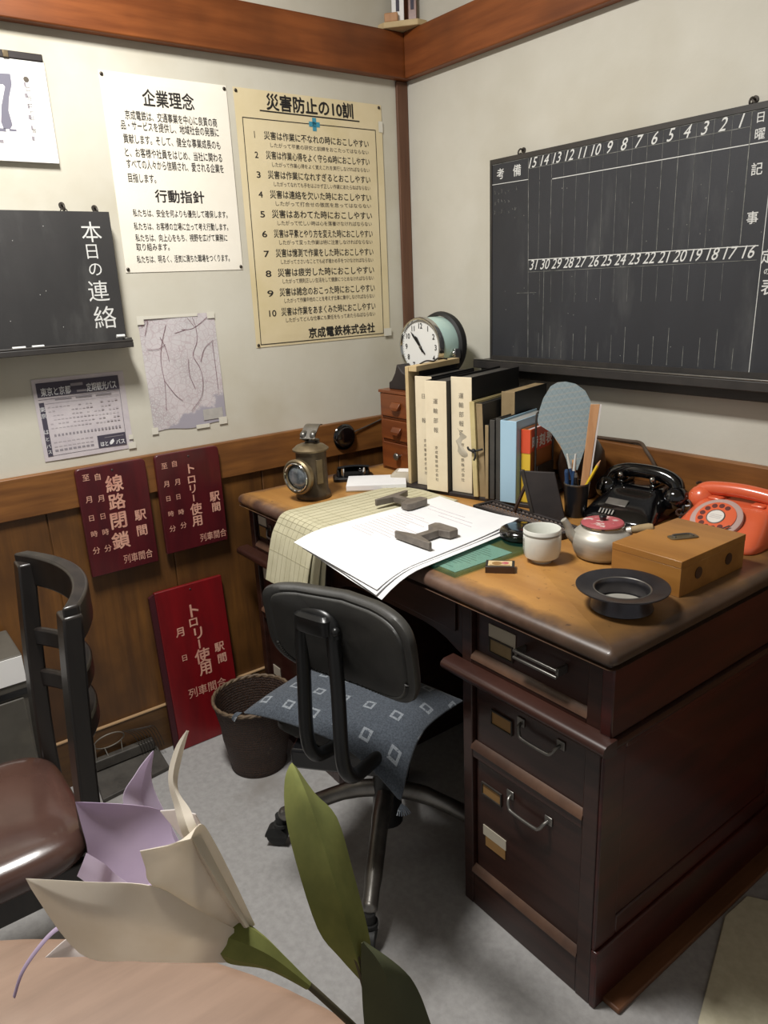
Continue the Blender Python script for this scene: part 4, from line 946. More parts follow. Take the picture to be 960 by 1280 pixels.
b = MB(); b.box(X0 - .030, X1 + .03, -.022, -.0005, .001, .072); b.box(X0 - .030, X1 + .03, -.048, -.0225, .001, .040); b.build('chalk_tray', M['board_frame'], E, bevel=.002)
tag(MB().box(X0 - .030, X1 + .03, -.0003, .0038, .060, .072).build('tray_lip', M['steel'], E, bevel=.0012), 'pale worn lip of the tray')  # pale strip along the tray's front edge
hook((.487, 0, 1.628), 'small iron hook at the upper left corner of the large blackboard', 'R')
hook((1.109, 0, 1.628), 'small iron hook above the number 1 of the large blackboard', 'R')

# ------------------------------------------------------------------ corner talisman shelf on the beam
E = thing('corner_shelf', 'small pale wooden shelf in the upper corner on the beam', 'shelf', (.06, -.06, 2.012))
b = MB(); b.prism([(.0, -.100), (.03, -.100), (.105, -.035), (.105, -.0), (.0, -.0)], 2.0122, 2.028); b.build('shelf_board', M['tan_board'], E, world=True, bevel=.002)
MB().prism([(.0, -.034), (.034, -.0), (0, 0)], 2.0282, 2.30).build('back_board', M['org'], E, world=True)
def talisman(label, p, w, h, lean, mt, rz, t=.006):
    E = thing('paper_talisman', label, 'talisman', p, rz)
    b = MB(RX(R(lean))); pl = [(-w / 2, 0), (w / 2, 0), (w / 2, h - .02), (0, h), (-w / 2, h - .02)]
    b.loft([[(x, -t / 2, z) for x, z in pl], [(x, t / 2, z) for x, z in pl]]); b.build('tablet', M[mt], E, bevel=.001)
    b = MB(RX(R(lean))); b.box(-.005, .005, -t / 2 - .0012, -t / 2 - .0002, .03, h - .04); b.build('lettering', M['ink_navy'], E)
talisman('white paper talisman standing on the corner shelf', (.040, -.055, 2.0282), .036, .26, -3, 'paper_cal', R(40))
talisman('narrow dark wooden talisman behind the white one on the corner shelf', (.074, -.028, 2.0282), .024, .27, -2, 'org', R(38))
o = MB(T(.036, -.076, 2.0282) @ RZ(R(40))).prism([(-.020, -.009), (.020, -.009), (.019, .006), (-.019, .006)], 0, .024).build('talisman_stand', M['slat'], bevel=.003)
tag(o, 'small wooden foot block in front of the white talisman', 'stand')

# bell push on the left rail with its wire
E = thing('wall_bell', 'round black bakelite bell fitting on the wooden wall rail behind the desk', 'bell', (.022, -.318, .842), frame='L')
MB().lathe([(.001, 0), (.040, 0), (.042, .005), (.038, .010), (.033, .012), (.031, .017), (.022, .020), (.001, .021)], 32).build('body', M['gloss'], E)
MB().tube(smooth_path([(.038, .012, .006), (.09, .022, .004), (.17, .04, .004), (.27, .05, .004)], 6), .0022, 8).build('wire', M['steel'], E)
o = MB().tube(smooth_path([(.765, -.006, .893), (.86, -.007, .896), (.90, -.010, .897), (.930, -.030, .885), (.955, -.034, .86), (.975, -.034, .82), (.990, -.036, .79), (.995, -.045, .775), (1.0, -.05, .7648)], 6), .0045, 8).build('telephone_cable', M['cord'])
tag(o, 'brown cable running along the right wall rail and down behind the black telephone', 'cable')

# ------------------------------------------------------------------ things on the desk
Z0 = .7600
# small three-drawer cabinet
E = thing('drawer_cabinet', 'small reddish wooden three-drawer cabinet at the back corner of the desk', 'cabinet', (.26, -.17, Z0))
b = MB(); x0, x1, y0, y1 = .176, .345, -.280, -.06
b.box(x0, x0 + .009, y0, y1, Z0, .994); b.box(x1 - .009, x1, y0, y1, Z0, .994); b.box(x0, x1, y1 - .008, y1 - .0002, Z0, .994)
b.box(x0 - .003, x1 + .003, y0 - .005, y1, .9942, 1.003)
for z in (Z0, .848, .917): b.box(x0 + .0092, x1 - .0092, y0 + .001, y1 - .0082, z, z + .007)
b.build('body', M['org'], E, world=True, bevel=.0015)
for z0, z1, kn in ((.7682, .8468, 1), (.8562, .9158, 0), (.9252, .9928, 0)):
    d = MB().box(x0 + .0102, x1 - .0102, y0 - .004, y0 + .15, z0, z1).build('drawer', M['org'], E, world=True, bevel=.002)
    zc = (z0 + z1) / 2
    if kn: h = MB(T(.268, y0 - .0042, zc + .004) @ RX(PI / 2)).lathe([(.005, 0), (.005, .006), (.010, .010), (.012, .015), (.009, .019), (.001, .020)], 20); mm = 'steel'
    else:
        h = MB(T(.262, y0 - .0042, zc)); mm = 'org'
        h.loft([[(-.020, 0, .010), (.020, 0, .010), (.020, -.004, .012), (-.020, -.004, .012)], [(-.020, 0, .002), (.020, 0, .002), (.020, -.014, -.002), (-.020, -.014, -.002)], [(-.014, 0, -.010), (.014, 0, -.010), (.012, -.014, -.012), (-.012, -.014, -.012)]])
    h.build('knob' if kn else 'drawer_pull', M[mm], d, world=True, bevel=.0015)

# desk clock with mint body on its dark foot
ca = R(5)
E = thing('desk_clock', 'round mint-green desk clock with chrome rim on top of the drawer cabinet', 'clock', (.280, -.17, 1.003), ca)
F = T(0, -.036, .122) @ RX(PI / 2)                                  # dial frame: X right, Y up, Z towards the viewer
MB(F).lathe([(.080, -.012), (.082, -.02), (.082, -.075), (.076, -.105), (.03, -.107)], 48).build('case', M['mint'], E)
MB(F).lathe([(.084, -.073), (.093, -.078), (.096, -.088), (.093, -.098), (.084, -.101)], 48, cap=False).build('rear_band', M['black_rubber'], E)
MB(F).lathe([(.0755, .0005), (.078, .006), (.082, .006), (.0845, .001), (.0845, -.012), (.081, -.016), (.078, -.012), (.0755, .0005)], 48, cap=False).build('bezel', M['chrome'], E)
fo = MB(F).lathe([(.0757, -.006), (.0757, -.002), (.001, -.0018)], 48).build('dial', M['face'], E)
b = MB(F)
for k in range(1, 13):
    a = PI / 2 - k * PI / 6; b.char(str(k), .060 * math.cos(a), .060 * math.sin(a), .0155, 0, -.0012, None, .02, 0, True, .9)
for k in range(60):
    a = k * PI / 30; b.stroke([(.071 * math.cos(a), .071 * math.sin(a)), (.0735 * math.cos(a), .0735 * math.sin(a))], .0008, 0, -.0012)
b.build('numerals', M['ink'], fo)
for deg, l, w, tl, nm in ((53 * 6, .058, .0032, .026, 'minute_hand'), (10.88 * 30, .038, .0046, .016, 'hour_hand')):
    a = PI / 2 - R(deg); b = MB(F @ RZ(a)); b.loft([[(-tl, -w * .7, .0002), (-tl, w * .7, .0002), (l * .75, w, .0002), (l, 0, .0002), (l * .75, -w, .0002)], [(-tl, -w * .7, .0012), (-tl, w * .7, .0012), (l * .75, w, .0012), (l, 0, .0012), (l * .75, -w, .0012)]])
    b.build(nm, M['ink'], fo)
MB(F).lathe([(.0045, -.001), (.0045, .0022), (.001, .0028)], 16).build('hub', M['steel'], fo)
b = MB(F); b.box(.078, .092, -.034, -.006, -.072, -.048); b.cyl((.085, -.020, -.048), (.085, -.020, -.043), .007)
b.build('side_switch', M['chrome'], E, bevel=.002)
pl = [(-.090, 0), (.068, 0), (.068, .02), (.062, .05), (.056, .075), (.03, .052), (0, .042), (-.03, .052), (-.054, .075), (-.062, .05), (-.078, .026), (-.090, .02)]
b = MB(); b.loft([[(x, -.084, z) for x, z in pl], [(x, .060, z) for x, z in pl]]); b.build('foot', M['board_dark'], E, bevel=.003)

# railway hand lamp
E = thing('signal_lamp', 'old brass railway hand lamp with a round lens at the far left of the desk', 'lantern', (.302, -.612, Z0))
b = MB(); b.lathe([(.046, 0), (.048, .006), (.046, .016), (.0415, .022), (.041, .11), (.041, .132)], 36); b.build('body', M['brass_dark'], E)
MB().lathe([(.048, .1302), (.0485, .1345), (.044, .138), (.038, .143), (.028, .147), (.014, .149), (.001, .150)], 36).build('top_cap', M['brass'], E)
d = Vector((.34, -.94, 0)).normalized(); Fl = aim((d.x * .034, d.y * .034, .070), d)
MB(Fl).lathe([(0.033, 0), (0.0341, 0.014), (0.0462, 0.018), (0.0473, 0.03), (0.0429, 0.034), (0.0374, 0.032), (0.033, 0.029)], 40, cap=False).build('lens_ring', M['brass'], E)
MB(Fl).lathe([(0.0369, 0.02), (0.033, 0.027), (0.022, 0.032), (0.011, 0.0345), (0.0011, 0.035)], 36).build('lens', M['lens'], E)
MB(Fl).lathe([(0.0369, 0.031), (0.0385, 0.0355), (0.0369, 0.0375), (0.0347, 0.0355), (0.0369, 0.031)], 36, cap=False).build('lens_rim', M['chrome'], E)
b = MB(RZ(R(35)))
for xo in (-.014, .014):
    b.tube(smooth_path([(xo, .014, .142), (xo, .010, .156), (xo, -.006, .160), (xo, -.014, .167), (xo, -.012, .176), (xo, .0, .180)], 5), .0075, 8, flat=.5)
b.loft([[(x, y, z) for x, z in ((-.024, 0), (.024, 0), (.024, .003), (-.024, .003))] for y, z in ((0, 0),)] + [[(-.022, .0, .214), (.022, .0, .214), (.022, .0, .218), (-.022, .0, .218)], [(-.022, .024, .226), (.022, .024, .226), (.022, .023, .231), (-.022, .023, .231)]][1:]) if False else b.surf(lambda s, t: (-.021 + .042 * s, -.018 + .062 * t, .164 + .030 * math.sin(PI * min(1, t * .62))), 6, 10, .0025)
b.box(-.019, .019, .010, .022, .140, .156)
tag(b.build('handle', M['steel'], E, angle=60), 'bright folded metal carrying handle')
MB().box(.030, .0455, -.012, .006, .045, .11).build('hinge_plate', M['brass'], E, bevel=.001)

# hole punch
E = thing('hole_punch', 'black two-hole punch near the hand lamp, against the left end of the desk', 'punch', (.222, -.425, Z0), R(58))
MB().loft([rrect(0, 0, .060, .034, z, 6) for z in (0, .008)] + [rrect(0, 0, .056, .030, .012, 6)]).build('base', M['black'], E)
MB(T(0, 0, .0125)).loft([rrect(0, .004, .050, .022, 0, 5), rrect(0, .004, .048, .020, .014, 5), rrect(0, .006, .044, .014, .020, 5)]).build('body', M['black'], E)
b = MB(T(0, 0, .033)); b.surf(lambda s, t: (-.046 + .092 * s, -.036 + .05 * t, .014 * (1 - t) + .004 * math.sin(PI * s)), 10, 6, .005); b.build('lever', M['black'], E)
for x in (-.03, .03): MB().cyl((x, -.012, .0125), (x, -.012, .036), .006).build('plunger', M['chrome'], E)
MB().ball((.02, -.030, .034), .008).build('knob', M['gloss'], E)

# note pad and its small label block
E = thing('note_pad', 'block of white note paper lying between the hole punch and the ledgers', 'notepad', (.338, -.425, Z0), R(52))
MB().box(-.085, .085, -.056, .056, .0, .003).build('backing_card', M['book_tan'], E, bevel=.001)
MB().box(-.083, .083, -.055, .055, .0032, .018).build('paper_block', M['paper'], E, bevel=.001)
E = thing('tape_dispenser', 'small grey desk gadget with a white square label in front of the drawer cabinet', 'desk gadget', (.358, -.334, Z0), R(40))
b = MB(); b.loft([rrect(0, 0, .042, .030, 0, 8), rrect(0, 0, .042, .030, .022, 8), rrect(.004, 0, .034, .026, .032, 8)]); b.build('body', M['card_pale'], E, angle=30)
MB(T(-.004, 0, .0322)).box(-.018, .014, -.016, .016, 0, .0012).build('label', M['paper_cal'], E)
MB().box(.030, .046, -.012, .012, .008, .020).build('cutter', M['iron'], E, bevel=.001)

# yellowed ledgers draped over the front edge
def drape(px0, px1, yb, z, seed, hang, flare, name='sheet'):
    prof = [(yb, z), (yb - .10, z + .001), (-.62, z + .0015), (-.72, z + .002), (-.748, z + .0015), (-.766, z - .006), (-.778, z - .024), (-.787 - flare * .3, z - .06), (-.792 - flare, z - hang)]
    pth = smooth_path([(0, y, zz_) for y, zz_ in prof], 4)
    return lambda s, t: (px0 + (px1 - px0) * s + (-.016 * max(0, t - .55) + (.07 * (1 - t) - .02) * (1 - s) * 0), at(pth, t).y + .004 * math.sin(5 * s + seed) * max(0, t - .6), at(pth, t).z)
for i, (x0, x1, yb, z, sd, hg, fl, lab) in enumerate(((.392, .585, -.395, .7665, 0, .165, .028, 'yellowed ruled ledger sheet on top, hanging over the front edge of the desk'),
                                               (.415, .618, -.372, .7640, 1, .130, .012, 'yellowed ledger sheet just below the hanging top sheet, edge peeping out at right'),
                                               (.420, .634, -.380, .7618, 2, .118, .004, 'lowest of the yellowed ledger sheets hanging over the desk front'))):
    b = MB(); b.surf(drape(x0, x1, yb, z, sd, hg, fl), 10, 34, .0012)
    o = b.build('ledger_sheet', M['paper_old']); tag(o, lab, 'paper', 'yellowed ledger sheets over the desk front')
    if i == 0:
        l = MB(); f_ = drape(x0, x1, yb, z, sd, hg, fl)
        for k in range(1, 9):
            l.tube([Vector(f_(k / 9 + .01 * random.random(), t / 20)) + Vector((0, -.0017 if t > 11 else -.0003, .0017 if t <= 13 else .0004)) for t in range(0, 21)], .0004, 4)
        for k in range(11): l.tube([Vector(f_(s / 8, .06 + .085 * k)) + Vector((0, -.0014, .0015)) for s in range(9)], .0004, 4)
        l.build('ruled_lines', mat('faint_ruling', 'a9a386', .9), o)

# loose white papers
def sheet(A, B_, C_, D_, z, curl, mt, label, droop=0, seed=0, th=.0011, marks=0):
    A, B_, C_, D_ = [Vector((p[0], p[1], 0)) for p in (A, B_, C_, D_)]
    def f(s, t):
        p = A.lerp(B_, s).lerp(D_.lerp(C_, s), t); over = max(0, -.755 - p.y)
        zz = z + droop * -over * over * 6 + curl * max(0, s + t - 1.62) ** 2 * 2 + .0012 * math.sin(6 * s + seed) * math.sin(5 * t + seed)
        return (p.x, p.y, zz)
    b = MB(); b.surf(f, 18, 18, th)
    o = b.build('paper_sheet', mt); tag(o, label, 'paper', 'loose white sheets on the desk')
    if marks:
        l = MB()
        for (s0, s1, t) in marks:
            q = [Vector(f(s0 + (s1 - s0) * i / 8, t)) + Vector((0, 0, .0007)) for i in range(9)]; l.tube(q, .0006, 4)
        l.build('printed_lines', M['paper_grey'], o)
sheet((.62, -.842), (.945, -.866), (.892, -.44), (.600, -.43), .7712, .0, M['paper'], 'lowest white sheet of the pile, its edge showing below the others at the front', .4, 1)
sheet((.61, -.835), (.930, -.868), (.880, -.43), (.595, -.42), .7734, .012, M['paper'], 'middle white sheet of the pile, offset under the top one', .35, 2)
mk = [(.12 + .02 * random.random(), .12 + .3 * random.random() + .2, .30 + .028 * k) for k in range(14)] + [(.2, .75, .80), (.15, .6, .84), (.4, .8, .76)]
sheet((.592, -.846), (.925, -.862), (.872, -.418), (.585, -.405), .7756, .030, M['paper'], 'top white printed sheet with a curled far corner, under the two rail-section weights', .3, 3, marks=mk)

# rail-section paperweights
def railweight(label, a, c, cross, z=.7785):
    A, C_ = Vector((*a, 0)), Vector((*c, 0)); d = (C_ - A); L = d.length; ang = math.atan2(d.y, d.x)
    E = thing('rail_paperweight', label, 'paperweight', (a[0], a[1], z), ang, 'rail-section paperweights on the papers')
    h = L
    pl = [(0, -.055), (.007, -.056), (.013, -.034), (.020, -.009), (h - .036, -.008), (h - .029, -.034), (h - .006, -.036), (h, -.026), (h, .026), (h - .006, .036), (h - .029, .034), (h - .036, .008), (.020, .009), (.013, .034), (.007, .056), (0, .055)]
    MB().prism(pl, 0, .016).build('rail_slice', M['rail_iron'], E, bevel=.001)
railweight('dark iron rail-section weight on the pile of papers, the one farther back near the ledgers', (.533, -.525), (.632, -.513), 0)
railweight('dark iron rail-section weight on the white sheet, the one nearer the glass plate', (.824, -.694), (.820, -.586), 0)

# glass plate with a printed sheet under it, and the black ink pad
o = MB().box(.815, .972, -.705, -.545, Z0 + .0002, Z0 + .0012).build('printed_sheet', M['paper']); tag(o, 'pale printed sheet under the green glass plate', 'paper')
l = MB()
for k in range(14): l.box(.83, .93 + .03 * random.random(), -.69 + .0095 * k, -.6885 + .0095 * k, Z0 + .0013, Z0 + .0014)
l.build('printed_lines', M['ink_grey'], o)
o = MB().box(.700, .994, -.726, -.450, Z0 + .0016, Z0 + .0085).build('glass_plate', M['glass'], bevel=.001); tag(o, 'thick green-edged glass plate lying on the desk front', 'glass plate')
E = thing('ink_pad', 'round flat black case lying on the glass plate behind the tea cup', 'ink pad', (.932, -.475, Z0 + .0087))
MB().lathe([(.040, 0), (.046, .003), (.046, .010), (.044, .0115)], 40).build('case', M['black'], E)
MB().lathe([(.0465, .0117), (.0475, .014), (.045, .019), (.038, .0225), (.02, .0235), (.001, .0238)], 40).build('lid', M['gloss'], E)

# tea cup
E = thing('tea_cup', 'white handleless tea cup with a grey band beside the matchbox', 'cup', (1.043, -.535, Z0))
MB().lathe([(.020, 0), (.022, .004), (.034, .012), (.0375, .026), (.0375, .046), (.0375, .068), (.0362, .070), (.0348, .068), (.0345, .045), (.033, .018), (.02, .009), (.001, .008)], 48).build('body', M['ceramic'], E)
MB().lathe([(.0377, .0585), (.0380, .0592), (.0380, .0618), (.0377, .0625)], 48, cap=False).build('band', mat('grey_glaze_band', '8c8c84', .35), E)
b = MB()
for k in range(4):
    a0 = R(-118); z = .050 - .0095 * k
    for dz, dw in ((0, .0035), (-.0028, .0028), (-.0054, .0038)):
        b.add([(.0379 * math.cos(a0 + s * dw / .0379 / 2 * 1.6), .0379 * math.sin(a0 + s * dw / .0379 / 2 * 1.6), z + dz + e) for s, e in ((-1, 0), (1, 0), (1, .0011), (-1, .0011))], [(0, 1, 2, 3)])
    b.add([(.0380 * math.cos(a0 + s), .0380 * math.sin(a0 + s), z + e) for s, e in ((-.012, -.006), (.012, -.006), (.012, .0022), (-.012, .0022))], [(0, 1, 2, 3)])
b.build('mark', M['ink_soft'], E)

# matchbox
E = thing('matchbox', 'small matchbox with a pictured top label in front of the tea cup', 'matchbox', (1.022, -.632, Z0), R(42))
MB().box(-.028, .028, -.018, .018, .0, .0135).build('sleeve', M['jar'], E, bevel=.0006)
b = MB(); b.box(-.0275, .0275, -.0175, .0175, .0137, .0141, 0); b.box(-.023, .023, -.0135, .0135, .0141, .0144, 1)
b.ball((-.006, 0, .0144), (.010, .009, .0003), 14, 4, 2); b.ball((.010, .002, .0144), (.007, .007, .0003), 14, 4, 3); b.rect(-.020, .020, -.012, -.009, 2, .0147)
b.build('label', [M['ink'], M['tan_board'], M['card'], M['lid_red']], E)

# kettle
E = thing('teapot', 'small worn aluminium teapot with a red lid between the tea cup and the wooden box', 'teapot', (1.106, -.428, Z0))
MB().lathe([(.043, 0), (.049, .003), (.055, .012), (.0600, .028), (.0612, .040), (.0585, .048), (.052, .055), (.044, .0595), (.040, .063), (.039, .068)], 48).build('body', M['alu'], E)
l = MB().lathe([(.0410, .0682), (.0422, .0705), (.0405, .0732), (.032, .0750), (.012, .0760), (.001, .0765)], 48).build('lid', M['lid_red'], E)
MB().lathe([(.006, .077), (.0065, .080), (.008, .084), (.006, .087), (.001, .0875)], 20).build('knob', M['black'], l)
MB().lathe([(.0402, .066), (.0432, .0672), (.0432, .0695), (.0410, .0702)], 48, cap=False).build('rim', M['chrome'], E)
sd = Vector((-.62, -.78, 0)).normalized()
b = MB(); b.tube(smooth_path([sd * .048 + Vector((0, 0, .034)), sd * .062 + Vector((0, 0, .048)), sd * .069 + Vector((0, 0, .066)), sd * .078 + Vector((0, 0, .080))], 5), [.013, .0125, .012, .011, .0105, .010, .0095, .009, .0085, .008, .0078, .0075, .0072, .007, .0068, .0066], 14)
b.build('spout', M['alu'], E)
hd = Vector((.70, .42, 0)).normalized(); hw_ = Vector((-hd.y, hd.x, 0))
b = MB(); b.tube([hd * .040 + Vector((0, 0, .055)), hd * .056 + Vector((0, 0, .060))], .008, 12); b.build('handle_socket', M['alu'], E)
b = MB(); b.tube([hd * .0565 + Vector((0, 0, .0602)), hd * .070 + Vector((0, 0, .0635)), hd * .088 + Vector((0, 0, .067)), hd * .096 + Vector((0, 0, .069))], [.007, .0085, .0095, .007], 14); b.build('handle', M['book_tan'], E)

# ashtray
E = thing('ashtray', 'round dark metal ashtray with a wide turned-out rim at the front of the desk', 'ashtray', (1.281, -.603, Z0))
b = MB(); b.lathe([(.050, 0), (.053, .002), (.050, .010), (.0465, .026), (.046, .031), (.056, .0335), (.074, .0370), (.0775, .0382), (.0775, .0402), (.074, .0400), (.058, .0365), (.046, .0352), (.0445, .033), (.043, .026), (.043, .006), (.001, .005)], 56)
b.build('bowl', mat('dark_pewter', '5c5a5d', .27, .8, c2='444246', ns=16), E)
MB().lathe([(.0458, .0352), (.0472, .0362), (.0486, .0356)], 56, cap=False).build('inner_lip', M['steel'], E)
MB().lathe([(.040, .0062), (.040, .0072), (.001, .0074)], 40).build('floor_plate', M['alu'], E)

# wooden box
E = thing('wooden_box', 'honey-coloured wooden box with a metal plate on its lid beside the ashtray', 'box', (1.254, -.394, Z0))
bx0, bx1, by0, by1 = -.071, .071, -.106, .106
MB().box(bx0, bx1, by0, by1, 0, .0535).build('body', M['box_wood'], E, bevel=.0006)
MB().box(bx0 - .0004, bx1 + .0004, by0 - .0004, by1 + .0004, .0536, .067).build('lid', M['box_wood'], E, bevel=.0009)
Fp = T(.002, .008, .0672) @ RZ(R(62))
b = MB(Fp); b.loft([rrect(0, 0, .028, .012, 0, 5), rrect(0, 0, .028, .012, .002, 5), rrect(0, 0, .026, .010, .0028, 5)]); b.build('plate', M['brass'], E)
b = MB(Fp); b.tube(smooth_path([(-.018, -.006, .003), (-.018, .006, .0035), (0, .0075, .004), (.018, .006, .0035), (.018, -.006, .003)], 5), .0018, 8); b.build('lid_pull', M['steel'], E)
for y in (-.05, .05):
    MB(T(.0712, y, .032) @ RY(PI / 2)).lathe([(.011, 0), (.011, .0012), (.001, .0016)], 20).build('side_disc', M['jar'], E)

# black telephone (no dial)
E = thing('telephone', 'glossy black bakelite telephone without a dial behind the teapot', 'telephone', (.990, -.150, Z0), R(6))
rg = [rrect(0, -.010, .088, .100, 0, 5), rrect(0, -.010, .090, .102, .008, 5), rrect(0, -.008, .088, .098, .018, 5), rrect(0, .0, .080, .082, .038, 4.5), rrect(0, .012, .070, .062, .055, 4), rrect(0, .022, .062, .046, .070, 4), rrect(0, .024, .058, .040, .078, 4), rrect(0, .024, .050, .032, .081, 4)]
MB(Matrix.Diagonal((1, 1, .86, 1))).loft(rg).build('body', M['gloss'], E, angle=60)
for x in (-.040, .040):
    b = MB(); b.box(x - .007, x + .007, -.004, .056, .069, .080); b.box(x - .007, x + .007, -.004, .006, .080, .092); b.box(x - .007, x + .007, .046, .056, .080, .092)
    f_ = b.build('cradle_fork', M['gloss'], E, bevel=.004)
    MB().ball((x, -.004, .092), .0065).build('fork_tip', M['chrome'], f_)
n_ = Vector((0, -.62, .78)).normalized(); Fp = T(-.012, -.062, .0410) @ RX(R(34))
b = MB(Fp); b.box(-.026, .026, -.010, .010, .001, .0035); tag(b.build('name_plate', M['steel'], E, bevel=.001), 'small grey metal name plate')
b = MB(T(-.02, -.094, .0258) @ RX(R(44)))
for k in range(5): b.box(-.018 + .008 * k, -.014 + .008 * k, -.006, .007, -.001, .0022)
b.build('vent_slot', M['steel'], E, bevel=.0006)
b = MB(); pth = smooth_path([(-.080, .02, .072), (-.070, .024, .087), (-.040, .026, .098), (.005, .026, .101), (.050, .026, .098), (.080, .024, .087), (.090, .02, .072)], 5)
b.tube(pth, [.017] * 5 + [.0165] * 21 + [.017] * 5, 16)
h_ = b.build('handset', M['gloss'], E)
for sx_ in (-1, 1):
    MB(T(sx_ * .083 + .005, .012, .060) @ RX(R(14)) @ RY(R(sx_ * -16))).lathe([(.001, -.022), (.028, -.021), (.031, -.012), (.030, -.002), (.024, .010), (.016, .018), (.001, .020)], 28).build('handset_cup', M['gloss'], h_)
for k, pth in enumerate(([(-.112, .012, .052), (-.118, -.02, .02), (-.11, -.06, .006), (-.085, -.105, .005)], [(.112, .012, .052), (.122, -.03, .02), (.105, -.08, .006), (.090, -.112, .006)])):
    if k: MB().tube(smooth_path(pth, 6), .0035, 8).build('cord', M['black_rubber'], E)
# orange telephone
E = thing('telephone', 'orange-red rotary dial telephone at the back right of the desk', 'telephone', (1.212, -.128, Z0), R(4))
def ring_(hw, y0, y1, z, p): return rrect(0, (y0 + y1) / 2, hw, (y1 - y0) / 2, z, p)
rg = [ring_(.094, -.110, .096, .0, 6), ring_(.096, -.112, .098, .006, 6), ring_(.094, -.106, .096, .022, 6), ring_(.088, -.076, .092, .046, 5), ring_(.082, -.046, .088, .068, 5), ring_(.076, -.022, .084, .084, 5), ring_(.070, -.004, .080, .092, 5), ring_(.060, .004, .072, .0945, 5)]
MB(Matrix.Diagonal((1, 1, .70, 1))).loft(rg).build('body', M['orange'], E, angle=60)
for x in (-.046, .046): MB().box(x - .014, x + .014, .008, .064, .0645, .072).build('cradle', M['orange'], E, bevel=.004)
b = MB(); pth = smooth_path([(-.088, .034, .073), (-.074, .036, .082), (-.04, .036, .087), (0, .036, .089), (.04, .036, .087), (.074, .036, .082), (.088, .034, .073)], 5)
b.tube(pth, .0155, 16); h_ = b.build('handset', M['orange'], E)
for sx_ in (-1, 1):
    MB(T(sx_ * .084, .032, .060) @ RY(R(sx_ * -10))).lathe([(.001, -.016), (.026, -.015), (.029, -.008), (.0285, .006), (.022, .018), (.012, .026), (.001, .028)], 28).build('handset_cup', M['orange'], h_)
Fd = T(-.006, -.058, .0470) @ RX(R(35))
dp = MB(Fd).lathe([(.052, -.004), (.052, .004), (.050, .0055), (.001, .0056)], 48).build('dial', M['dial_ring'], E)
MB(Fd).lathe([(.0405, .0058), (.0400, .0078), (.038, .0084), (.0175, .0086), (.001, .0086)], 48).build('finger_wheel', M['orange'], dp)
b = MB(Fd)
for k in range(10):
    a = R(62 + k * 27.5); b.lathe([(.0056, .0086), (.0056, .0091), (.001, .0092)], 16, 0, T(.030 * math.cos(a), .030 * math.sin(a), 0))
b.build('finger_hole', M['hole'], dp)
MB(Fd).lathe([(.0190, .0088), (.0185, .0098), (.0168, .0100)], 36, cap=False).build('card_ring', M['steel'], dp)
b = MB(Fd); b.lathe([(.0168, .0090), (.0165, .0098), (.001, .0099)], 36)
b.build('number_card', M['dial_white'], dp)
b = MB(Fd)
for k in range(3): b.stroke([(-.012, -.004 + .004 * k), (.012, -.004 + .004 * k)], .0006, 0, .0101)
b.build('card_rule', M['ink_grey'], dp)
b = MB(Fd); b.tube([(.030, -.030, .0075), (.022, -.034, .012), (.038, -.018, .012)], .0014, 6); b.build('finger_stop', M['steel'], dp)
b = MB(); pth = [(-.100 - .012 * math.sin(t * 1.15), .01 + .0055 * t * .9 - .04 + .008 * math.cos(t * 1.15), .030 + .0035 * t * .8 + .010 * math.cos(t * 1.15)) for t in [i * .45 for i in range(40)]]
b.tube(pth, .0028, 6); tag(b.build('coiled_cord', M['jar'], E), 'dark coiled handset cord')

# book row, standing slightly turned on the desk
BR = R(15); BO = Vector((.425, -.365, 0)); BW = Vector((math.cos(BR), math.sin(BR), 0)); BD = Vector((-math.sin(BR), math.cos(BR), 0))
o = MB(T(BO.x, BO.y, Z0) @ RZ(BR)).box(-.022, .372, -.02, .235, 0, .0105).build('book_rack', M['board_dark'], bevel=.002)
tag(o, 'dark flat wooden base board under the row of ledgers and books', 'stand')
ZB_ = Z0 + .0107
def book(name, label, s0, s1, t, h, dep, spine, cover, page, cat='book', group=None, tilt=0., text=(), side=None, inset=.004, notext=False):
    p = BO + BW * s0 + BD * t
    E = thing(name, label, cat, (p.x, p.y, ZB_), BR, group)
    Mx = RY(tilt); w = s1 - s0; ct = min(.0028, w * .12)
    MB(Mx).box(.0003, w - .0003, 0, .0022, 0, h).build('spine', M[spine], E, bevel=.0012)
    b = MB(Mx); b.box(0.0003, ct, .0023, dep, 0, h, 0); b.box(w - ct, w - .0003, .0023, dep, 0, h, 0); b.build('cover', M[cover], E, bevel=.0008)
    MB(Mx).box(ct + .0001, w - ct - .0001, .0024, dep - inset, inset, h - inset * 1.4).build('page_block', M[page], E)
    if text:
        b = MB(Mx @ T(0, -.0004, 0) @ RX(PI / 2))
        for ch, u, v, hh, mi in text: b.char(ch, w * u, v, hh, 0, 0, None, 0.0)
        b.build('spine_lettering', M['ink_soft'], E)
    return E, Mx, w
def col(s, u, v0, v1, h): return [(c, u, v0 + (v1 - v0) * i / max(1, len(s) - 1), h, 0) for i, c in enumerate(s)]
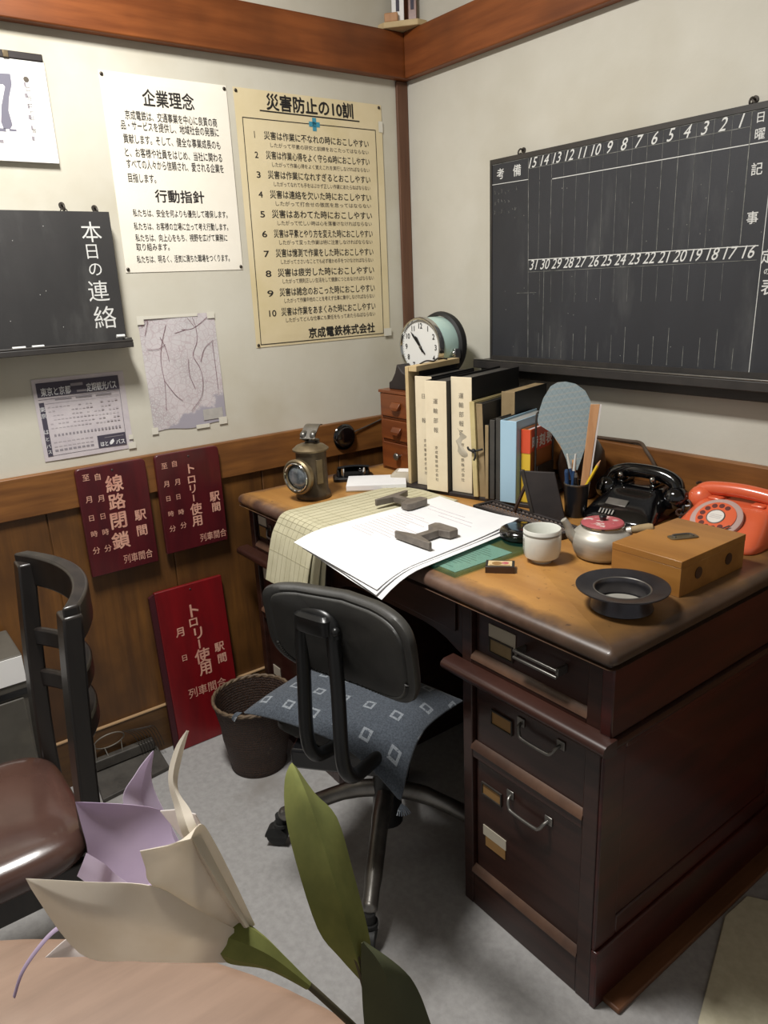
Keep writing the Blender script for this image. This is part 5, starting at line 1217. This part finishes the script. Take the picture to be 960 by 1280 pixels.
# tall tan board file at the left end
E = thing('board_file', 'tall tan board file with a cord tie, leftmost of the row of ledgers', 'file', tuple(BO + BW * -.014 + BD * .0 + Vector((0, 0, ZB_))), BR)
MB().box(0, .010, 0, .215, 0, .322).build('front_board', M['tan_board'], E, bevel=.001)
MB().box(.0102, .036, .002, .215, .309, .324).build('top_strip', M['tan_board'], E, bevel=.001)
MB().box(.0102, .024, .05, .214, .0, .3088).build('inside', M['book_black'], E)
b = MB(); b.tube(smooth_path([(.018, .045, .3245), (.022, .07, .330), (.026, .10, .3265), (.020, .13, .331), (.03, .16, .3265)], 5), .0022, 8); b.build('cord', M['board_dark'], E)
g_ = 'cream-spined ledgers on the desk'
book('ledger', 'cream-spined ledger next to the tall tan file, first of the three', .0115, .0655, .008, .297, .215, 'cloth_cream', 'book_black', 'book_grey', 'ledger', g_, text=col('日報', .5, .245, .18, .013) + col('京成電鉄株式会社', .55, .125, .035, .0085))
book('ledger', 'cream-spined ledger standing forward, middle of the three', .0665, .1335, -.026, .292, .235, 'cloth_cream', 'book_black', 'book_grey', 'ledger', g_, text=col('運輸部報', .5, .24, .165, .0135) + col('京成電鉄株式会社', .5, .118, .032, .0085))
book('ledger', 'cream-spined ledger with a torn spine, right one of the three', .1345, .1965, -.006, .302, .25, 'cloth_cream', 'book_black', 'book_grey', 'ledger', g_, text=col('運輸部報乙', .5, .255, .16, .014) + col('京成電鉄株式会社', .55, .128, .035, .0095))
p = BO + BW * .1445 + BD * -.006
b = MB(T(p.x, p.y, ZB_) @ RZ(BR)); b.surf(lambda s, t: (.004 + .03 * s + .006 * math.sin(9 * t), .0015 - .004 * math.sin(PI * s) - .002 * math.sin(7 * t), .112 + .06 * t - .02 * s), 6, 10, .0008); tag(b.build('paper_scrap', M['card_pale']), 'torn flap of paper on the spine of the right cream ledger', 'paper scrap')
book('paper_file', 'thin yellowed paper file tied with black tape, right of the cream ledgers', .212, .2265, -.026, .245, .20, 'book_yellow', 'book_yellow', 'book_page', 'file', tilt=-.045)
book('paper_file', 'drab grey paper file leaning on the thin yellowed one', .2275, .2455, -.020, .240, .19, 'book_tan', 'book_grey', 'book_page', 'file', tilt=-.045)
p = BO + BW * .2005 + BD * -.030
b = MB(T(p.x, p.y, ZB_) @ RZ(BR)); b.tube(smooth_path([(-.004, .004, .128), (.004, -.004, .125), (.016, -.004, .122), (.03, .0, .125), (.040, .002, .128)], 5), .0028, 8); b.tube(smooth_path([(.02, -.005, .123), (.026, -.009, .112), (.022, -.010, .10)], 5), .0025, 8); b.ball((.018, -.005, .123), .006, 12, 8)
tag(b.build('tape_tie', M['black_rubber']), 'black tape tied round the thin yellowed file', 'tape')
book('board_file', 'black-covered file with a tan top behind the thin folders', .2465, .285, .055, .262, .18, 'book_tan', 'book_black', 'book_tan', 'file', inset=.001)
for k, (s0, s1, h, sp, lb) in enumerate(((.2475, .2575, .190, 'book_tan', 'thin tan-edged folder next to the tied file'), (.2585, .2725, .203, 'book_grey', 'dark grey folder, left of the pair beside the blue book'), (.2735, .2895, .208, 'book_grey', 'dark grey folder touching the pale blue book'))):
    book('folder', lb, s0, s1, -.028 + .004 * k, h, .075, sp, 'book_grey', 'book_page', 'folder', 'thin folders between the files and the blue book')
book('book', 'pale blue thick book with a grey page block in the row on the desk', .2915, .336, -.030, .206, .19, 'book_blue', 'book_blue', 'book_page', text=col('電車運転取扱心得', .62, .175, .125, .0062) + col('京成電鉄', .62, .075, .03, .0055)) if False else book('book', 'pale blue thick book with a grey page block in the row on the desk', .2915, .336, -.030, .206, .19, 'book_blue', 'book_blue', 'book_page')
p = BO + BW * .2915 + BD * -.030
b = MB(T(p.x, p.y, ZB_) @ RZ(BR) @ T(0, -.0006, 0) @ RX(PI / 2))
E, Mx, w = book('book', 'red and yellow railway timetable book beside the pale blue book', .3375, .363, -.008, .184, .125, 'book_spine_yellow', 'book_brown', 'paper_grey')
MB().box(.0002, .0253, -.0012, -.0002, .125, .184).build('spine_band', M['book_red'], E)
b = MB(T(.0254, 0, 0) @ RZ(PI / 2) @ RX(PI / 2)); b.box(.002, .125, .128, .184, .0002, .0010, 0)
for ch, u, hh in (('時', .022, .030), ('刻', .060, .030), ('表', .098, .030)): b.char(ch, u, .151, hh, 1, .0013, None, .03)
b.box(.002, .125, .010, .05, .0002, .0006, 2)
b.build('cover_print', [M['book_red'], M['paper_cal'], M['book_brown']], E)
# bookend wire
E = thing('bookend', 'black wire bookend at the right end of the book row', 'bookend', tuple(BO + BW * .3675 + BD * .01 + Vector((0, 0, ZB_))), BR)
MB().tube(smooth_path([(0, 0, 0), (0, 0, .10), (0, .001, .205), (0, .014, .222), (0, .075, .223), (0, .095, .205), (0, .095, .1), (0, .095, 0)], 6), .0026, 8).build('wire', M['iron'], E)
o = MB().box(.0, .002, 0, .09, .0, .09).build('plate', M['iron'], E, loc=(.0028, .002, 0))

# abacus lying in front of the books
A0 = Vector((.695, -.400, Z0)); ab = math.atan2(-.022, .300)
E = thing('abacus', 'dark wooden abacus lying in front of the row of books', 'abacus', (.70, -.398, Z0), R(-3))
Lx, Ly = .292, .066
b = MB(); b.box(0, Lx, 0, .008, 0, .016); b.box(0, Lx, Ly - .008, Ly, 0, .016); b.box(0, .009, .0082, Ly - .0082, 0, .016); b.box(Lx - .009, Lx, .0082, Ly - .0082, 0, .016); b.box(.0092, Lx - .0092, .044, .048, .002, .014)
b.build('frame', M['board_dark'], E, bevel=.0015)
for k in range(21):
    x = .0165 + (Lx - .033) * k / 20
    r_ = MB().cyl((x, .006, .009), (x, Ly - .006, .009), .0009, None, 6).build('rod', M['slat'], E)
    q = MB(T(x, 0, .009) @ RX(-PI / 2))
    for y in (.0115, .0185, .0255, .0345, .0535):
        q.lathe([(.0012, y - .0033), (.0058, y), (.0012, y + .0033)], 12)
    q.build('bead', M['abacus_bead'], r_)

# standing dark board with a strut
E = thing('easel_stand', 'small dark standing board with a wooden strut behind the abacus', 'desk stand', (.88, -.318, Z0))
e0, e1 = Vector((.852, -.338, Z0 + .001)), Vector((.912, -.302, Z0 + .001)); up_ = Vector((-.034, -.004, .112)); nn = Vector((.52, -.85, 0)).normalized() * .008
b = MB(); b.loft([[e0, e1, e1 + nn, e0 + nn], [e0 + up_, e1 + up_, e1 + up_ + nn, e0 + up_ + nn]]); b.build('board', M['board_dark'], E, world=True, bevel=.001)
eo = (e0 - e1).normalized() * .009
b = MB(); b.loft([[e0 + eo, e0 - eo * .01, e0 + nn * 1.2, e0 + eo + nn * 1.2], [e0 + eo + up_ * 1.02, e0 + up_ * 1.02, e0 + up_ * 1.02 + nn * 1.2, e0 + eo + up_ * 1.02 + nn * 1.2]]); b.build('side_frame', M['iron'], E, world=True, bevel=.001)
b = MB(); b.tube([(.802, -.364, Z0 + .004), tuple(e0 + up_ * .68 + eo * .8)], .0042, 8); b.build('strut', M['jar'], E, world=True)

# pencil cup and what stands in it
PC = Vector((.898, -.252, Z0))
E = thing('pencil_cup', 'dark blue-black pencil cup full of pens between the standing board and the black telephone', 'pencil cup', tuple(PC))
MB().lathe([(.024, 0), (.0255, .003), (.0275, .05), (.0285, .078), (.0290, .080), (.0265, .080), (.0255, .05), (.0235, .005), (.001, .004)], 36).build('cup', mat('blue_black_cup', '16181d', .35, coat=.2), E)
MB().lathe([(.0286, .077), (.0296, .079), (.0290, .0815), (.0270, .081)], 36, cap=False).build('rim', M['steel'], E)
def stick(name, label, cat, p0, p1, r, mt, tip=None, tl=.02, tr=.3, n=10, grp=None):
    p0 = Vector(p0); p1 = Vector(p1); d = (p1 - p0).normalized()
    E = thing(name, label, cat, tuple(p0), 0, grp)
    MB().tube([p0, p1 - d * tl], r, n).build('barrel', M[mt], E, world=True)
    MB().tube([p1 - d * tl, p1], [r, r * tr], n).build('tip', M[tip or mt], E, world=True)
stick('pencil', 'yellow pencil leaning out of the pencil cup towards the telephone', 'pencil', (.888, -.258, .766), (.935, -.215, .894), .0037, 'yellow', 'slat', .014, .25, 6)
stick('pen', 'pen with a white tip in the pencil cup, nearer the standing board', 'pen', (.903, -.246, .766), (.876, -.262, .908), .0036, 'pen_blue', 'pen_white', .035, .6)
stick('pen', 'pen with a white tip in the pencil cup, next to the wooden slat', 'pen', (.889, -.263, .766), (.891, -.250, .908), .0036, 'pen_blue', 'pen_white', .04, .6)
stick('pen', 'thick blue pen in the pencil cup', 'pen', (.886, -.262, .766), (.880, -.268, .872), .0052, 'pen_blue', 'pen_blue', .006, .7)
stick('pen', 'black pen standing upright in the pencil cup', 'pen', (.910, -.258, .766), (.906, -.266, .868), .0046, 'black', 'steel', .010, .6)
p0 = Vector((.908, -.246, .768)); p1 = Vector((.899, -.196, 1.018)); d = p1 - p0; wv = Vector((.78, .62, 0)); nv = d.cross(wv).normalized() * .0035
E = thing('ruler', 'pinkish wooden ruler slat standing in the pencil cup in front of the fan', 'ruler', tuple(p0))
b = MB(); b.loft([[p0 - wv * .008 - nv, p0 + wv * .008 - nv, p0 + wv * .008 + nv, p0 - wv * .008 + nv], [p1 - wv * .0105 - nv, p1 + wv * .0105 - nv, p1 + wv * .0105 + nv, p1 - wv * .0105 + nv]]); b.build('body', M['slat'], E, world=True, bevel=.0008)
b = MB(); q0, q1 = p0 + d * .02 + wv * .0088, p1 + wv * .0112; b.loft([[q0 - nv, q0 + wv * .003 - nv, q0 + wv * .003 + nv, q0 + nv], [q1 - nv, q1 + wv * .0035 - nv, q1 + wv * .0035 + nv, q1 + nv]]); b.build('pale_edge', M['petal_white'], E, world=True)
# paper fan with its handle in the cup
fW, fU, fn = Vector((.7809, .6247, 0)), Vector((-.1574, .1967, .9678)), Vector((.6046, -.7557, .2519))
fo_ = Vector((.885, -.235, .87))
E = thing('hand_fan', 'blue-grey paper hand fan standing in the pencil cup before the right wall', 'fan', tuple(fo_))
E.matrix_world = Matrix(((fW.x, fU.x, fn.x, fo_.x), (fW.y, fU.y, fn.y, fo_.y), (fW.z, fU.z, fn.z, fo_.z), (0, 0, 0, 1)))
ol = [(-.0333, .2036), (-.0520, .202), (-.0675, .193), (-.0838, .1644), (-.0915, .138), (-.0955, .112), (-.0930, .1025), (-.0646, .0849), (-.0414, .0548), (-.0254, .0191), (-.0194, -.004), (.0007, -.004), (.0109, .0291), (.0271, .0855), (.0300, .1266), (.024, .160), (.012, .182), (-.010, .198)]
MB().prism(ol, -.0008, .0008).build('fan_paper', M['fan'], E)
b = MB(); b.tube([(-.008, -.094, 0), (-.008, .02, 0)], [.006, .005], 10); b.build('handle', M['slat'], E)
b = MB()
for k in range(7): b.tube([(-.008, .0, -.0014), (-.085 + .016 * k, .12 + .02 * math.sin(k), -.0014)], .0007, 5)
b.build('rib', M['slat'], E)
# brown jar behind the standing board
E = thing('jar', 'dark brown round jar half hidden behind the small standing board', 'jar', (.800, -.110, Z0))
MB().lathe([(.035, 0), (.040, .004), (.056, .05), (.060, .085), (.054, .12), (.038, .146), (.028, .152), (.028, .160), (.026, .162), (.022, .158), (.022, .150), (.03, .14), (.045, .11), (.05, .08), (.03, .012), (.001, .01)], 36).build('body', M['jar'], E)

# ------------------------------------------------------------------ foreground: round table and the folded paper flower
TC = (1.822, -1.863)
E = thing('round_table', 'round pale brown wooden table in the near foreground', 'table', (TC[0], TC[1], 0))
MB(T(TC[0], TC[1], 0)).lathe([(.450, .815), (.464, .820), (.468, .832), (.465, .845), (.455, .850), (.3, .8500), (.001, .8500)], 96).build('tabletop', M['table'], E, world=True)
MB(T(TC[0], TC[1], 0)).lathe([(.22, 0), (.22, .02), (.06, .05), (.045, .1), (.04, .6), (.07, .78), (.2, .8148)], 32).build('pedestal', M['dark_wood'], E, world=True)

FW = thing('paper_flower', 'folded paper lily with cream and lilac petals and olive leaves in the near foreground', 'flower', (1.70, -1.49, .86))
def petal(key, mt, name, th=.0006, nu=8):
    A, B_, C_ = [smooth_path(p, 6) for p in FL[key]]
    def f(s, t):
        a, b_, c = at(A, t), at(B_, t), at(C_, t)
        return a.lerp(b_, s * 2) if s < .5 else b_.lerp(c, s * 2 - 1)
    return MB().surf(f, nu, 24, th).build(name, M[mt], FW, world=True, angle=50)
petal('front_lower', 'petal_cream', 'petal'); petal('front_upper', 'petal_cream', 'petal'); petal('inner_purple', 'petal_lilac', 'petal')
petal('back_tip', 'petal_pale', 'petal'); petal('curl', 'petal_cream', 'petal'); petal('side', 'petal_white', 'petal'); petal('low_tip', 'petal_white', 'petal'); petal('lilac', 'petal_pale', 'petal')
MB().tube(smooth_path(FL['tendril'], 6), .0018, 8, flat=.4).build('stamen', M['petal_lilac'], FW, world=True)
cal = [Vector(p) for p in FL['calyx']]
MB().tube(smooth_path(cal, 5), [.0088, .0095, .0100, .0103, .0104, .0100, .0094, .0086, .0078, .0068, .0058, .0048, .0040, .0032, .0026, .0022], 7).build('calyx', M['leaf'], FW, world=True, angle=25)
st = [Vector(p) for p in FL['stem']]; st.append(Vector((1.757, -1.412, .8505)))
MB().tube(smooth_path(st, 5), .0019, 10).build('stem', M['stem'], FW, world=True)
petal('leaf', 'leaf', 'leaf', .0007); petal('leaf2', 'leaf_dark', 'leaf', .0007)
s2_ = [Vector(p) for p in FL['stem2']]; s2_.append(Vector((1.755, -1.414, .8505)))
MB().tube(smooth_path(s2_, 5), .0018, 8).build('stem', M['stem'], FW, world=True)
